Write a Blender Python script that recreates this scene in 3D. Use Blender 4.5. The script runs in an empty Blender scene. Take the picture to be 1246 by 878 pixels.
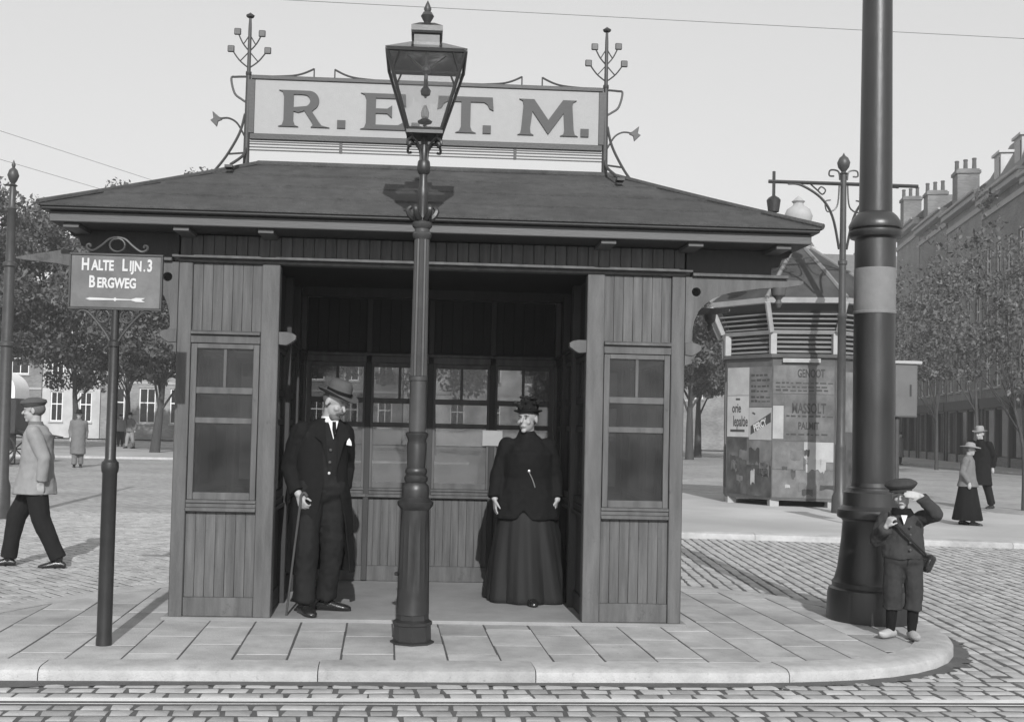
import bpy, bmesh, math, random
import numpy as np
from mathutils import Vector, Matrix, noise
R = math.radians
PI = math.pi
rnd = random.Random(7)
scn = bpy.context.scene
C = scn.collection

# ------------------------------------------------------------------ camera
def cam_axes(yaw, pitch, roll):
    fw = Vector((math.sin(yaw)*math.cos(pitch), math.cos(yaw)*math.cos(pitch), math.sin(pitch)))
    rt = Vector((math.cos(yaw), -math.sin(yaw), 0)); up = rt.cross(fw)
    c, s = math.cos(roll), math.sin(roll)
    return c*rt + s*up, -s*rt + c*up, fw
cd = bpy.data.cameras.new('camera'); cam = bpy.data.objects.new('camera', cd); C.objects.link(cam)
a_, b_, c_ = cam_axes(R(2.856), R(2.204), R(1.307))
cam.matrix_world = Matrix(((a_.x, b_.x, -c_.x, 0), (a_.y, b_.y, -c_.y, 0), (a_.z, b_.z, -c_.z, 1.42), (0, 0, 0, 1)))
cd.sensor_width = 36; cd.lens = 36*1400/1246
cd.shift_x = 37.7/1246; cd.shift_y = 27.5/1246
cd.clip_start = .1; cd.clip_end = 3000
scn.camera = cam

# ------------------------------------------------------------------ sky, sun, exposure
SUN_EL, SUN_AZ = 30.0, 2.0          # sun stands behind the camera, a little to its right
w = bpy.data.worlds.new('World'); scn.world = w; w.use_nodes = True
nt = w.node_tree; nt.nodes.clear()
sky = nt.nodes.new('ShaderNodeTexSky'); sky.sky_type = 'NISHITA'; sky.sun_disc = False
sky.sun_elevation = R(SUN_EL); sky.sun_rotation = R(180 - SUN_AZ); sky.dust_density = 1.5; sky.air_density = 1.0
bw = nt.nodes.new('ShaderNodeRGBToBW'); bg = nt.nodes.new('ShaderNodeBackground'); ow = nt.nodes.new('ShaderNodeOutputWorld')
nt.links.new(sky.outputs[0], bw.inputs[0]); pw_ = nt.nodes.new('ShaderNodeMath'); pw_.operation = 'POWER'; pw_.inputs[1].default_value = .3      # thin even haze over the whole sky
ml_ = nt.nodes.new('ShaderNodeMath'); ml_.operation = 'MULTIPLY'; ml_.inputs[1].default_value = 3.6
nt.links.new(bw.outputs[0], pw_.inputs[0]); nt.links.new(pw_.outputs[0], ml_.inputs[0]); nt.links.new(ml_.outputs[0], bg.inputs[0]); bg.inputs[1].default_value = .15
nt.links.new(bg.outputs[0], ow.inputs[0])
sl = bpy.data.lights.new('sun', 'SUN'); sl.energy = 4.4; sl.angle = R(.6); sl.color = (1, 1, 1)
so = bpy.data.objects.new('sun', sl); C.objects.link(so)
sd = Vector((math.sin(R(SUN_AZ))*math.cos(R(SUN_EL)), -math.cos(R(SUN_AZ))*math.cos(R(SUN_EL)), math.sin(R(SUN_EL))))
so.rotation_euler = sd.to_track_quat('Z', 'Y').to_euler(); so.location = sd*40
scn.view_settings.view_transform = 'Standard'; scn.view_settings.look = 'None'
scn.view_settings.exposure = 0; scn.view_settings.gamma = 1; scn.view_settings.use_curve_mapping = False

# ------------------------------------------------------------------ materials (a grey world: the plate is monochrome)
def M(name, v, rough=.65, var=.15, scale=5., bump=.15, bscale=60., metal=0., spec=.4, stretch=(1, 1, 1), rand=0., blot=0., blotscale=.8, dist=.004, coat=0., speck=0., chip=0.):
    m = bpy.data.materials.new(name); m.use_nodes = True; t = m.node_tree; n = t.nodes; L = t.links
    b = n['Principled BSDF']; b.inputs['Roughness'].default_value = rough; b.inputs['Metallic'].default_value = metal
    b.inputs['Specular IOR Level'].default_value = spec
    if coat: b.inputs['Coat Weight'].default_value = coat; b.inputs['Coat Roughness'].default_value = .25
    tc = n.new('ShaderNodeTexCoord'); mp = n.new('ShaderNodeMapping'); mp.inputs['Scale'].default_value = stretch
    oi = n.new('ShaderNodeObjectInfo')
    off = n.new('ShaderNodeVectorMath'); off.operation = 'SCALE'; off.inputs[0].default_value = (17, 31, 23)
    L.new(oi.outputs['Random'], off.inputs['Scale']); L.new(off.outputs[0], mp.inputs['Location'])
    L.new(tc.outputs['Object'], mp.inputs[0])
    nz = n.new('ShaderNodeTexNoise'); nz.inputs['Scale'].default_value = scale; nz.inputs['Detail'].default_value = 7; nz.inputs['Roughness'].default_value = .65
    L.new(mp.outputs[0], nz.inputs[0])
    mr = n.new('ShaderNodeMapRange'); mr.inputs[1].default_value = .28; mr.inputs[2].default_value = .72
    mr.inputs[3].default_value = v*(1-var); mr.inputs[4].default_value = v*(1+var)
    L.new(nz.outputs[0], mr.inputs[0]); cur = mr.outputs[0]
    def mul(sock):
        nonlocal cur
        q = n.new('ShaderNodeMath'); q.operation = 'MULTIPLY'; L.new(cur, q.inputs[0]); L.new(sock, q.inputs[1]); cur = q.outputs[0]
    if rand:
        r_ = n.new('ShaderNodeMapRange'); r_.inputs[3].default_value = 1-rand; r_.inputs[4].default_value = 1+rand
        L.new(oi.outputs['Random'], r_.inputs[0]); mul(r_.outputs[0])
    if blot:
        n2 = n.new('ShaderNodeTexNoise'); n2.inputs['Scale'].default_value = blotscale; n2.inputs['Detail'].default_value = 4; L.new(mp.outputs[0], n2.inputs[0])
        r2 = n.new('ShaderNodeMapRange'); r2.inputs[1].default_value = .3; r2.inputs[2].default_value = .7; r2.inputs[3].default_value = 1-blot; r2.inputs[4].default_value = 1+blot
        L.new(n2.outputs[0], r2.inputs[0]); mul(r2.outputs[0])
    if speck:
        n3 = n.new('ShaderNodeTexNoise'); n3.inputs['Scale'].default_value = 55; n3.inputs['Detail'].default_value = 3; L.new(mp.outputs[0], n3.inputs[0])
        r3 = n.new('ShaderNodeMapRange'); r3.inputs[1].default_value = .66; r3.inputs[2].default_value = .72; r3.inputs[3].default_value = 1; r3.inputs[4].default_value = 1+speck
        L.new(n3.outputs[0], r3.inputs[0]); mul(r3.outputs[0])
    if chip:
        n4 = n.new('ShaderNodeTexNoise'); n4.inputs['Scale'].default_value = 5.5; n4.inputs['Detail'].default_value = 9; n4.inputs['Roughness'].default_value = .75; L.new(tc.outputs['Object'], n4.inputs[0])
        r4 = n.new('ShaderNodeMapRange'); r4.inputs[1].default_value = .6; r4.inputs[2].default_value = .68; r4.inputs[3].default_value = 1; r4.inputs[4].default_value = 1-chip
        L.new(n4.outputs[0], r4.inputs[0]); mul(r4.outputs[0])
    L.new(cur, b.inputs['Base Color'])
    rr = n.new('ShaderNodeMapRange'); rr.inputs[3].default_value = max(0, rough-.12); rr.inputs[4].default_value = min(1, rough+.12)
    L.new(nz.outputs[0], rr.inputs[0]); L.new(rr.outputs[0], b.inputs['Roughness'])
    if bump:
        nb = n.new('ShaderNodeTexNoise'); nb.inputs['Scale'].default_value = bscale; nb.inputs['Detail'].default_value = 5; L.new(mp.outputs[0], nb.inputs[0])
        bp = n.new('ShaderNodeBump'); bp.inputs['Strength'].default_value = min(1, bump*2); bp.inputs['Distance'].default_value = dist
        L.new(nb.outputs[0], bp.inputs['Height']); L.new(bp.outputs[0], b.inputs['Normal'])
    return m
def glass_mat(name, tint=.8, dirt=.12, refl=1.0, tone=.25):
    m = bpy.data.materials.new(name); m.use_nodes = True; t = m.node_tree; n = t.nodes; L = t.links; n.clear()
    out = n.new('ShaderNodeOutputMaterial'); tr = n.new('ShaderNodeBsdfTransparent'); tr.inputs[0].default_value = (tint,)*3+(1,)
    gl = n.new('ShaderNodeBsdfGlossy'); gl.inputs['Roughness'].default_value = .06; gl.inputs[0].default_value = (refl,)*3+(1,)
    fr = n.new('ShaderNodeFresnel'); fr.inputs[0].default_value = 1.5
    df = n.new('ShaderNodeBsdfDiffuse'); df.inputs[0].default_value = (tone,)*3+(1,)
    tc = n.new('ShaderNodeTexCoord'); nz = n.new('ShaderNodeTexNoise'); nz.inputs['Scale'].default_value = 4; nz.inputs['Detail'].default_value = 6
    L.new(tc.outputs['Object'], nz.inputs[0])
    mr = n.new('ShaderNodeMapRange'); mr.inputs[1].default_value = .35; mr.inputs[2].default_value = .75; mr.inputs[3].default_value = dirt*.4; mr.inputs[4].default_value = dirt*2
    L.new(nz.outputs[0], mr.inputs[0])
    a = n.new('ShaderNodeMixShader'); b = n.new('ShaderNodeMixShader')
    L.new(mr.outputs[0], a.inputs[0]); L.new(tr.outputs[0], a.inputs[1]); L.new(df.outputs[0], a.inputs[2])
    L.new(fr.outputs[0], b.inputs[0]); L.new(a.outputs[0], b.inputs[1]); L.new(gl.outputs[0], b.inputs[2])
    bp = n.new('ShaderNodeBump'); bp.inputs['Strength'].default_value = .25; bp.inputs['Distance'].default_value = .004; L.new(nz.outputs[0], bp.inputs['Height'])
    L.new(bp.outputs[0], gl.inputs['Normal']); L.new(b.outputs[0], out.inputs[0])
    return m
def brick_mat(name, v, mortar, bw=.21, bh=.06, scale=1., var=.25, bump=.3):
    m = bpy.data.materials.new(name); m.use_nodes = True; t = m.node_tree; n = t.nodes; L = t.links
    b = n['Principled BSDF']; b.inputs['Roughness'].default_value = .85
    tc = n.new('ShaderNodeTexCoord'); sp = n.new('ShaderNodeSeparateXYZ'); cb = n.new('ShaderNodeCombineXYZ'); ad = n.new('ShaderNodeMath')
    L.new(tc.outputs['Object'], sp.inputs[0]); L.new(sp.outputs[0], ad.inputs[0]); L.new(sp.outputs[1], ad.inputs[1])
    L.new(ad.outputs[0], cb.inputs[0]); L.new(sp.outputs[2], cb.inputs[1])
    br = n.new('ShaderNodeTexBrick'); br.inputs['Scale'].default_value = scale; br.inputs['Brick Width'].default_value = bw; br.inputs['Row Height'].default_value = bh
    br.inputs['Mortar Size'].default_value = .006; br.inputs['Color1'].default_value = (v*(1-var),)*3+(1,); br.inputs['Color2'].default_value = (v*(1+var),)*3+(1,)
    br.inputs['Mortar'].default_value = (mortar,)*3+(1,)
    L.new(cb.outputs[0], br.inputs[0])
    nz = n.new('ShaderNodeTexNoise'); nz.inputs['Scale'].default_value = .7; nz.inputs['Detail'].default_value = 6; L.new(tc.outputs['Object'], nz.inputs[0])
    mr = n.new('ShaderNodeMapRange'); mr.inputs[1].default_value = .3; mr.inputs[2].default_value = .7; mr.inputs[3].default_value = .75; mr.inputs[4].default_value = 1.25; L.new(nz.outputs[0], mr.inputs[0])
    mm = n.new('ShaderNodeVectorMath'); mm.operation = 'SCALE'; L.new(br.outputs[0], mm.inputs[0]); L.new(mr.outputs[0], mm.inputs['Scale'])
    L.new(mm.outputs[0], b.inputs['Base Color'])
    bp = n.new('ShaderNodeBump'); bp.inputs['Strength'].default_value = bump; bp.inputs['Distance'].default_value = .01; bp.invert = True
    L.new(br.outputs['Fac'], bp.inputs['Height']); L.new(bp.outputs[0], b.inputs['Normal'])
    return m
def street_mat(name, v, bw, bh, rot, joint, var=.2):
    """far paving: brick joints in plan, taking over where single stones are too small to see"""
    m = bpy.data.materials.new(name); m.use_nodes = True; t = m.node_tree; n = t.nodes; L = t.links
    b = n['Principled BSDF']; b.inputs['Roughness'].default_value = .8
    tc = n.new('ShaderNodeTexCoord'); mp = n.new('ShaderNodeMapping'); mp.inputs['Rotation'].default_value = (0, 0, rot); L.new(tc.outputs['Object'], mp.inputs[0])
    br = n.new('ShaderNodeTexBrick'); br.inputs['Scale'].default_value = 1; br.inputs['Brick Width'].default_value = bw; br.inputs['Row Height'].default_value = bh
    br.inputs['Mortar Size'].default_value = .009; br.inputs['Mortar Smooth'].default_value = .3
    br.inputs['Color1'].default_value = (v*(1-var),)*3+(1,); br.inputs['Color2'].default_value = (v*(1+var),)*3+(1,); br.inputs['Mortar'].default_value = (joint,)*3+(1,)
    L.new(mp.outputs[0], br.inputs[0])
    nz = n.new('ShaderNodeTexNoise'); nz.inputs['Scale'].default_value = .35; nz.inputs['Detail'].default_value = 8; nz.inputs['Roughness'].default_value = .6; L.new(tc.outputs['Object'], nz.inputs[0])
    mr = n.new('ShaderNodeMapRange'); mr.inputs[1].default_value = .3; mr.inputs[2].default_value = .7; mr.inputs[3].default_value = .8; mr.inputs[4].default_value = 1.2; L.new(nz.outputs[0], mr.inputs[0])
    mm = n.new('ShaderNodeVectorMath'); mm.operation = 'SCALE'; L.new(br.outputs[0], mm.inputs[0]); L.new(mr.outputs[0], mm.inputs['Scale'])
    L.new(mm.outputs[0], b.inputs['Base Color'])
    bp = n.new('ShaderNodeBump'); bp.inputs['Strength'].default_value = .5; bp.inputs['Distance'].default_value = .012; bp.invert = True
    L.new(br.outputs['Fac'], bp.inputs['Height']); L.new(bp.outputs[0], b.inputs['Normal'])
    return m
MT = dict(
    wood=M('painted_wood', .086, .55, .22, 3, .35, 30, stretch=(6, 6, .7), rand=.1, blot=.24, blotscale=2.4, speck=.4, chip=.45),
    plank=M('painted_plank', .09, .6, .25, 4, .4, 30, stretch=(9, 9, .6), rand=.08, blot=.26, blotscale=2.8, speck=.4, chip=.45),
    shadewood=M('shaded_wood', .035, .6, .25, 4, .25, 30, stretch=(6, 6, 1), rand=.12),  # shade under the eaves and indoors is put into this wood colour
    ceiling=M('shaded_boards', .02, .8, .25, 4, .2, 30, stretch=(1, 8, 1)),  # boards darkened in colour to stand for the unlit upper interior
    roof=M('tarred_roof_felt', .066, .9, .25, 9, .6, 70, blot=.16, blotscale=1.4, dist=.01, spec=.2, speck=.3, chip=.2),
    gutter=M('zinc_gutter', .035, .5, .3, 6, .2, 30),
    fascia=M('painted_fascia', .088, .55, .15, 3, .2, 20, stretch=(.7, 6, 6), blot=.12),
    floor=M('cement_floor', .24, .85, .15, 3, .25, 70, blot=.14, blotscale=1.3, speck=.15),
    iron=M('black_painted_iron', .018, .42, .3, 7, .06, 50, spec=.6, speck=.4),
    irongrey=M('grey_painted_iron', .045, .45, .2, 7, .08, 50, spec=.5, speck=.4),  # paler grey tone of the ironwork
    pole=M('tarred_pole_iron', .016, .38, .5, 4, .3, 22, blot=.35, blotscale=2.5, dist=.003, spec=.7, speck=.5, stretch=(1, 1, .3)),
    poleband=M('pale_band_paint', .17, .7, .12, 8, .2, 40),
    signface=M('enamelled_sign', .115, .38, .2, 8, .1, 40, spec=.5, blot=.15, blotscale=5),
    white=M('white_lettering', .5, .6, .06, 8, 0),
    board=M('pale_board_paint', .33, .75, .05, 20, .3, 130, dist=.003, speck=.04),
    letter=M('grey_letter_paint', .06, .6, .12, 9, .1, 60),
    boardframe=M('board_frame_iron', .05, .5, .25, 7, .15, 50),
    slab=M('paving_slab', .335, .82, .16, 6, .5, 70, rand=.15, blot=.2, blotscale=2.2, dist=.004, speck=-.4, chip=.35),
    kerb=M('granite_kerb', .355, .75, .18, 9, .5, 90, rand=.08, blot=.16, blotscale=2, dist=.005, speck=-.25, chip=.25),
    joint=M('sand_joint', .07, .95, .3, 8, .4, 90),
    sand=M('dark_joint_sand', .085, .95, .3, 6, .4, 90),
    cobble=M('cobble_stone', .33, .6, .2, 7, .4, 60, rand=.24, blot=.1, dist=.004),
    cobblefar=M('street_cobble', .35, .65, .38, 5, .4, 60, dist=.004),
    rail=M('worn_steel', .85, .35, .1, 5, .05, 80, metal=.25),
    railside=M('rusty_rail_side', .05, .7, .3, 20, .3, 90),
    farpave=M('far_pavement', .38, .85, .12, .5, .2, 40, blot=.14, blotscale=.25),
    road=street_mat('brick_street', .32, .2, .1, R(50), .12),
    roadfar=M('far_ground', .22, .9, .2, .12, .2, 10, blot=.2, blotscale=.05),
    skin=M('skin', .34, .5, .08, 20, .1, 150, spec=.3, dist=.001),
    hair=M('grey_hair', .12, .8, .3, 40, .4, 200),
    coat=M('black_wool', .011, .9, .25, 25, .4, 350, spec=.12, dist=.002),
    suit=M('dark_suit_cloth', .016, .85, .2, 25, .4, 350, spec=.12, dist=.002),
    dress=M('black_silk', .010, .75, .25, 20, .3, 200, spec=.4, dist=.002),
    felt=M('grey_felt_hat', .075, .85, .15, 20, .3, 250),
    linen=M('white_linen', .75, .8, .05, 20, .1, 200),
    leather=M('black_leather', .015, .25, .2, 20, .2, 150, spec=.6),
    boyjacket=M('boy_jacket_wool', .034, .9, .2, 25, .5, 300, dist=.002),
    boytrousers=M('boy_trouser_cloth', .027, .9, .2, 25, .5, 300, dist=.002),
    cap=M('tweed_cap', .035, .9, .3, 40, .4, 300),
    clog=M('willow_clog', .36, .65, .12, 12, .25, 90, stretch=(1, 6, 6)),
    smock=M('pale_smock', .24, .85, .12, 12, .2, 150),
    greycloth=M('grey_cloth', .14, .85, .15, 12, .2, 150),
    cane=M('cane_wood', .06, .4, .2, 12, .1, 50),
    gold=M('watch_metal', .6, .3, .05, 5, 0, metal=.8),
    bark=M('bark', .055, .9, .3, 6, .6, 25, stretch=(2, 2, .4), dist=.02),
    leafdark=M('elm_leaf', .085, .55, .45, 1.1, 0, spec=.35),
    leafmid=M('plane_leaf', .09, .55, .45, 1.3, 0, spec=.35),
    brick=brick_mat('house_brick', .17, .25),
    brickmid=brick_mat('house_brick_light', .21, .28),
    stucco=M('pale_stucco', .45, .85, .12, 2, .2, 30, blot=.15),
    stone=M('stone_trim', .36, .8, .12, 2, .2, 40),
    paint=M('white_window_paint', .75, .5, .08, 5, .05, 50),
    slate=M('roof_slate', .12, .6, .2, 4, .3, 30),
    shopwood=M('dark_shop_paint', .03, .45, .25, 4, .15, 30),
    chimney=brick_mat('chimney_brick', .13, .18),
    pot=M('chimney_pot', .08, .8, .2, 4, .1, 30),
    poster=M('poster_paper', .33, .85, .12, 4, .2, 20, blot=.12, blotscale=1.8, rand=.06),
    postergrey=M('grey_poster_paper', .125, .85, .3, 3.5, .2, 20, blot=.28, blotscale=2.2, rand=.1),
    posterdark=M('dark_poster_paper', .055, .85, .5, 3, .2, 20, blot=.45, blotscale=2.5, rand=.15),
    ink=M('printing_ink', .05, .8, .25, 9, 0),
    inkpale=M('faded_ink', .045, .8, .25, 9, 0),
    kiosk=M('kiosk_board', .08, .7, .3, 3, .3, 20, blot=.2),
    slat=M('louvre_slat', .17, .7, .2, 3, .2, 20),
    kioskpale=M('kiosk_pale_paint', .34, .65, .15, 3, .2, 30),
    kioskroof=M('kiosk_zinc_roof', .055, .95, .25, 3, .3, 20, blot=.25, spec=.1),
    tent=M('white_canvas', .75, .9, .06, 4, .1, 30),
    box=M('cabinet_paint', .11, .6, .15, 5, .15, 40),
    wire=M('copper_wire', .03, .5, .2, 5, 0),
    mantle=M('gas_mantle', .8, .6, .05, 5, 0),
)
MT['pane'] = glass_mat('window_glass', .5, .14, 1., .12)
MT['panehazy'] = glass_mat('dusty_glass', .6, .3, 1., .2)
MT['paneclear'] = glass_mat('lantern_glass', .97, .02)
MT['paneroof'] = glass_mat('sooty_glass', .92, .1, 1., .3)
MT['panefar'] = glass_mat('house_glass', .15, .25, 1., .05)

# ------------------------------------------------------------------ mesh helpers
WS = bpy.data.scenes.new('workshop')          # scratch scene: evaluates one object at a time, removed at the end
def evaluated(data_or_obj):
    o = data_or_obj; WS.collection.objects.link(o); vl = WS.view_layers[0]; vl.update(); dg = vl.depsgraph
    me = bpy.data.meshes.new_from_object(o.evaluated_get(dg)); bpy.data.objects.remove(o); return me
class MB:
    def __init__(s): s.v = []; s.f = []
    def add(s, vs, fs):
        o = len(s.v); s.v += [tuple(p) for p in vs]; s.f += [tuple(i+o for i in q) for q in fs]; return s
    def box(s, x0, x1, y0, y1, z0, z1):
        return s.add([(x0, y0, z0), (x1, y0, z0), (x1, y1, z0), (x0, y1, z0), (x0, y0, z1), (x1, y0, z1), (x1, y1, z1), (x0, y1, z1)],
                     [(3, 2, 1, 0), (4, 5, 6, 7), (0, 1, 5, 4), (1, 2, 6, 5), (2, 3, 7, 6), (3, 0, 4, 7)])
    def lathe(s, prof, n=24, cx=0, cy=0, ax='z'):
        vs = []; fs = []
        for r, z in prof:
            for k in range(n):
                a = 2*PI*k/n; vs.append((cx+r*math.cos(a), cy+r*math.sin(a), z))
        m = len(prof)
        for i in range(m-1):
            for k in range(n): fs.append((i*n+k, i*n+(k+1) % n, (i+1)*n+(k+1) % n, (i+1)*n+k))
        if prof[0][0] > 1e-5: fs.append(tuple(range(n-1, -1, -1)))
        if prof[-1][0] > 1e-5: fs.append(tuple((m-1)*n+k for k in range(n)))
        return s.add(vs, fs)
    def tube(s, pts, r, n=8, cap=True):
        pts = [Vector(p) for p in pts]; m = len(pts); rr = r if isinstance(r, (list, tuple)) else [r]*m
        vs = []; fs = []; u = None
        for i, p in enumerate(pts):
            d = (pts[min(i+1, m-1)]-pts[max(i-1, 0)]).normalized()
            if u is None:
                u = d.orthogonal().normalized()
            else:
                u = (u-d*u.dot(d)); u = u.normalized() if u.length > 1e-6 else d.orthogonal().normalized()
            w_ = d.cross(u)
            for k in range(n):
                a = 2*PI*k/n; vs.append(p+(u*math.cos(a)+w_*math.sin(a))*rr[i])
        for i in range(m-1):
            for k in range(n): fs.append((i*n+k, i*n+(k+1) % n, (i+1)*n+(k+1) % n, (i+1)*n+k))
        if cap: fs.append(tuple(range(n-1, -1, -1))); fs.append(tuple((m-1)*n+k for k in range(n)))
        return s.add(vs, fs)
    def cone(s, p0, p1, r0, r1, n=14, h=4):
        """rounded cone: a limb segment"""
        p0 = Vector(p0); p1 = Vector(p1); d = (p1-p0); d = d.normalized() if d.length > 1e-6 else Vector((0, 0, 1))
        u = d.orthogonal().normalized(); w_ = d.cross(u); rows = []
        for i in range(h+1):
            a = -PI/2+PI/2*i/h; rows.append((p0+d*r0*math.sin(a), max(r0*math.cos(a), 1e-4)))
        for i in range(h+1):
            a = PI/2*i/h; rows.append((p1+d*r1*math.sin(a), max(r1*math.cos(a), 1e-4)))
        vs = []; fs = []
        for c, r in rows:
            for k in range(n): a = 2*PI*k/n; vs.append(c+(u*math.cos(a)+w_*math.sin(a))*r)
        for i in range(len(rows)-1):
            for k in range(n): fs.append((i*n+k, i*n+(k+1) % n, (i+1)*n+(k+1) % n, (i+1)*n+k))
        fs.append(tuple(range(n-1, -1, -1))); fs.append(tuple((len(rows)-1)*n+k for k in range(n)))
        return s.add(vs, fs)
    def frus(s, p0, p1, r0, r1, n=18):
        return s.tube([p0, Vector(p0).lerp(Vector(p1), .5), p1], [r0, (r0+r1)/2, r1], n)
    def chain(s, pts, rad, n=14):
        for i in range(len(pts)-1): s.cone(pts[i], pts[i+1], rad[i], rad[i+1], n)
        return s
    def ell(s, c, r, T=None, n=16, m=10):
        vs = []; fs = []
        for i in range(m+1):
            a = -PI/2+PI*i/m
            for k in range(n):
                b = 2*PI*k/n; p = Vector((r[0]*math.cos(a)*math.cos(b), r[1]*math.cos(a)*math.sin(b), r[2]*math.sin(a)))
                if abs(a) > PI/2-1e-6: p += Vector((1e-4*math.cos(b), 1e-4*math.sin(b), 0))
                p = p+Vector(c); vs.append(T @ p if T else p)
        for i in range(m):
            for k in range(n): fs.append((i*n+k, i*n+(k+1) % n, (i+1)*n+(k+1) % n, (i+1)*n+k))
        fs.append(tuple(range(n-1, -1, -1))); fs.append(tuple(m*n+k for k in range(n)))
        return s.add(vs, fs)
    def loft(s, rings, n=24, fold=None):
        """rings (cx, cy, z, rx, ry[, yaw]) closed at both ends"""
        vs = []; fs = []; m = len(rings)
        for i, g in enumerate(rings):
            cx, cy, z, rx, ry = g[:5]; yw = g[5] if len(g) > 5 else 0; cyw, syw = math.cos(yw), math.sin(yw)
            for k in range(n):
                a = 2*PI*k/n; q = 1+(fold(a, z) if fold else 0); x = rx*math.cos(a)*q; y = ry*math.sin(a)*q
                vs.append((cx+x*cyw-y*syw, cy+x*syw+y*cyw, z))
        for i in range(m-1):
            for k in range(n): fs.append((i*n+k, i*n+(k+1) % n, (i+1)*n+(k+1) % n, (i+1)*n+k))
        fs.append(tuple(range(n-1, -1, -1))); fs.append(tuple((m-1)*n+k for k in range(n)))
        return s.add(vs, fs)
    def shell(s, rings, n=40, t=.012, fold=None):
        """open-fronted garment: rings (cx, cy, z, rx, ry, gap_centre, gap_half)"""
        m = len(rings); vs = []; fs = []
        for lay in (0, 1):
            for g in rings:
                cx, cy, z, rx, ry, gc, gh = g
                for k in range(n+1):
                    a = gc+gh+(2*PI-2*gh)*k/n; q = 1+(fold(a, z) if fold else 0)
                    vs.append((cx+(rx*q-t*lay)*math.cos(a), cy+(ry*q-t*lay)*math.sin(a), z))
        w_ = n+1; o = m*w_
        for i in range(m-1):
            for k in range(n):
                fs.append((i*w_+k, i*w_+k+1, (i+1)*w_+k+1, (i+1)*w_+k)); fs.append((o+i*w_+k+1, o+i*w_+k, o+(i+1)*w_+k, o+(i+1)*w_+k+1))
            fs.append((i*w_, (i+1)*w_, o+(i+1)*w_, o+i*w_)); fs.append(((i+1)*w_+n, i*w_+n, o+i*w_+n, o+(i+1)*w_+n))
        for k in range(n):
            fs.append((k+1, k, o+k, o+k+1)); i = (m-1)*w_; fs.append((i+k, i+k+1, o+i+k+1, o+i+k))
        return s.add(vs, fs)
    def prism(s, poly, a, b, ax='y'):
        """poly in the plane across axis ax, from a to b"""
        n = len(poly)
        def P(u, v, t): return (u, t, v) if ax == 'y' else ((t, u, v) if ax == 'x' else (u, v, t))
        return s.add([P(u, v, a) for u, v in poly]+[P(u, v, b) for u, v in poly],
                     [tuple(range(n)), tuple(range(2*n-1, n-1, -1))]+[(i, i+n, (i+1) % n+n, (i+1) % n) for i in range(n)])
    def mesh(s, name, smooth=True):
        me = bpy.data.meshes.new(name); me.from_pydata(s.v, [], s.f)
        bm = bmesh.new(); bm.from_mesh(me); bmesh.ops.recalc_face_normals(bm, faces=bm.faces); bm.to_mesh(me); bm.free()
        if smooth:
            me.polygons.foreach_set('use_smooth', [True]*len(me.polygons)); me.set_sharp_from_angle(angle=R(38))
        return me
    def build(s, name, mat, parent=None, loc=None, bevel=0, smooth=True):
        return obj(name, s.mesh(name, smooth), mat, parent, loc, bevel)
def obj(name, me, mat, parent=None, loc=None, bevel=0):
    o = bpy.data.objects.new(name, me); C.objects.link(o)
    if mat is not None and not me.materials: me.materials.append(MT[mat] if isinstance(mat, str) else mat)
    if parent: o.parent = parent
    if loc: o.location = loc
    if bevel:
        b = o.modifiers.new('bevel', 'BEVEL'); b.width = bevel; b.segments = 1; b.limit_method = 'ANGLE'; b.angle_limit = R(40)
    return o
def tag(o, label, cat, group=None, kind=None):
    o['label'] = label; o['category'] = cat
    if group: o['group'] = group
    if kind: o['kind'] = kind
    return o
def thing(name, label, cat, loc=(0, 0, 0), rz=0, group=None):
    o = bpy.data.objects.new(name, None); C.objects.link(o); o.location = loc; o.rotation_euler = (0, 0, rz); o.empty_display_size = .1
    return tag(o, label, cat, group)
def struct(o, label=None):
    o['kind'] = 'structure'
    if label: o['label'] = label
    return o
def box(name, mat, parent, x0, x1, y0, y1, z0, z1, bevel=.003):
    return MB().box(x0, x1, y0, y1, z0, z1).build(name, mat, parent, bevel=bevel)
def remesh(mb, vox, smooth=4, noise_amp=0, noise_scale=8, extra=None):
    me = bpy.data.meshes.new('tmp'); me.from_pydata(mb.v, [], mb.f); me.validate()
    o = bpy.data.objects.new('tmp', me)
    r = o.modifiers.new('r', 'REMESH'); r.mode = 'VOXEL'; r.voxel_size = vox
    if smooth: q = o.modifiers.new('s', 'SMOOTH'); q.iterations = smooth; q.factor = .5
    out = evaluated(o); bpy.data.meshes.remove(me)
    if noise_amp or extra:
        n = len(out.vertices); co = np.empty(n*3); out.vertices.foreach_get('co', co); nr = np.empty(n*3); out.vertex_normals.foreach_get('vector', nr); co = co.reshape(-1, 3); nr = nr.reshape(-1, 3)
        d = np.array([noise.noise(Vector((p[0]*noise_scale, p[1]*noise_scale, p[2]*noise_scale*.55)))+.5*noise.noise(Vector(p)*noise_scale*2.3) for p in co])*noise_amp
        out.vertices.foreach_set('co', (co+nr*d[:, None]).ravel()); out.update()
    out.polygons.foreach_set('use_smooth', [True]*len(out.polygons))
    return out
def arc(cx, cz, r, a0, a1, n=12): return [(cx+r*math.cos(R(a0+(a1-a0)*i/n)), cz+r*math.sin(R(a0+(a1-a0)*i/n))) for i in range(n+1)]
def curve_mesh(loops, depth, name):
    """filled 2-D outlines with holes, extruded"""
    cu = bpy.data.curves.new(name, 'CURVE'); cu.dimensions = '2D'; cu.fill_mode = 'BOTH'; cu.extrude = depth/2
    for lp in loops:
        sp = cu.splines.new('POLY'); sp.points.add(len(lp)-1); sp.use_cyclic_u = True
        for i, (x, y) in enumerate(lp): sp.points[i].co = (x, y, 0, 1)
    me = evaluated(bpy.data.objects.new('tmp', cu))
    me.transform(Matrix.Rotation(R(90), 4, 'X'))
    return me
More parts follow.
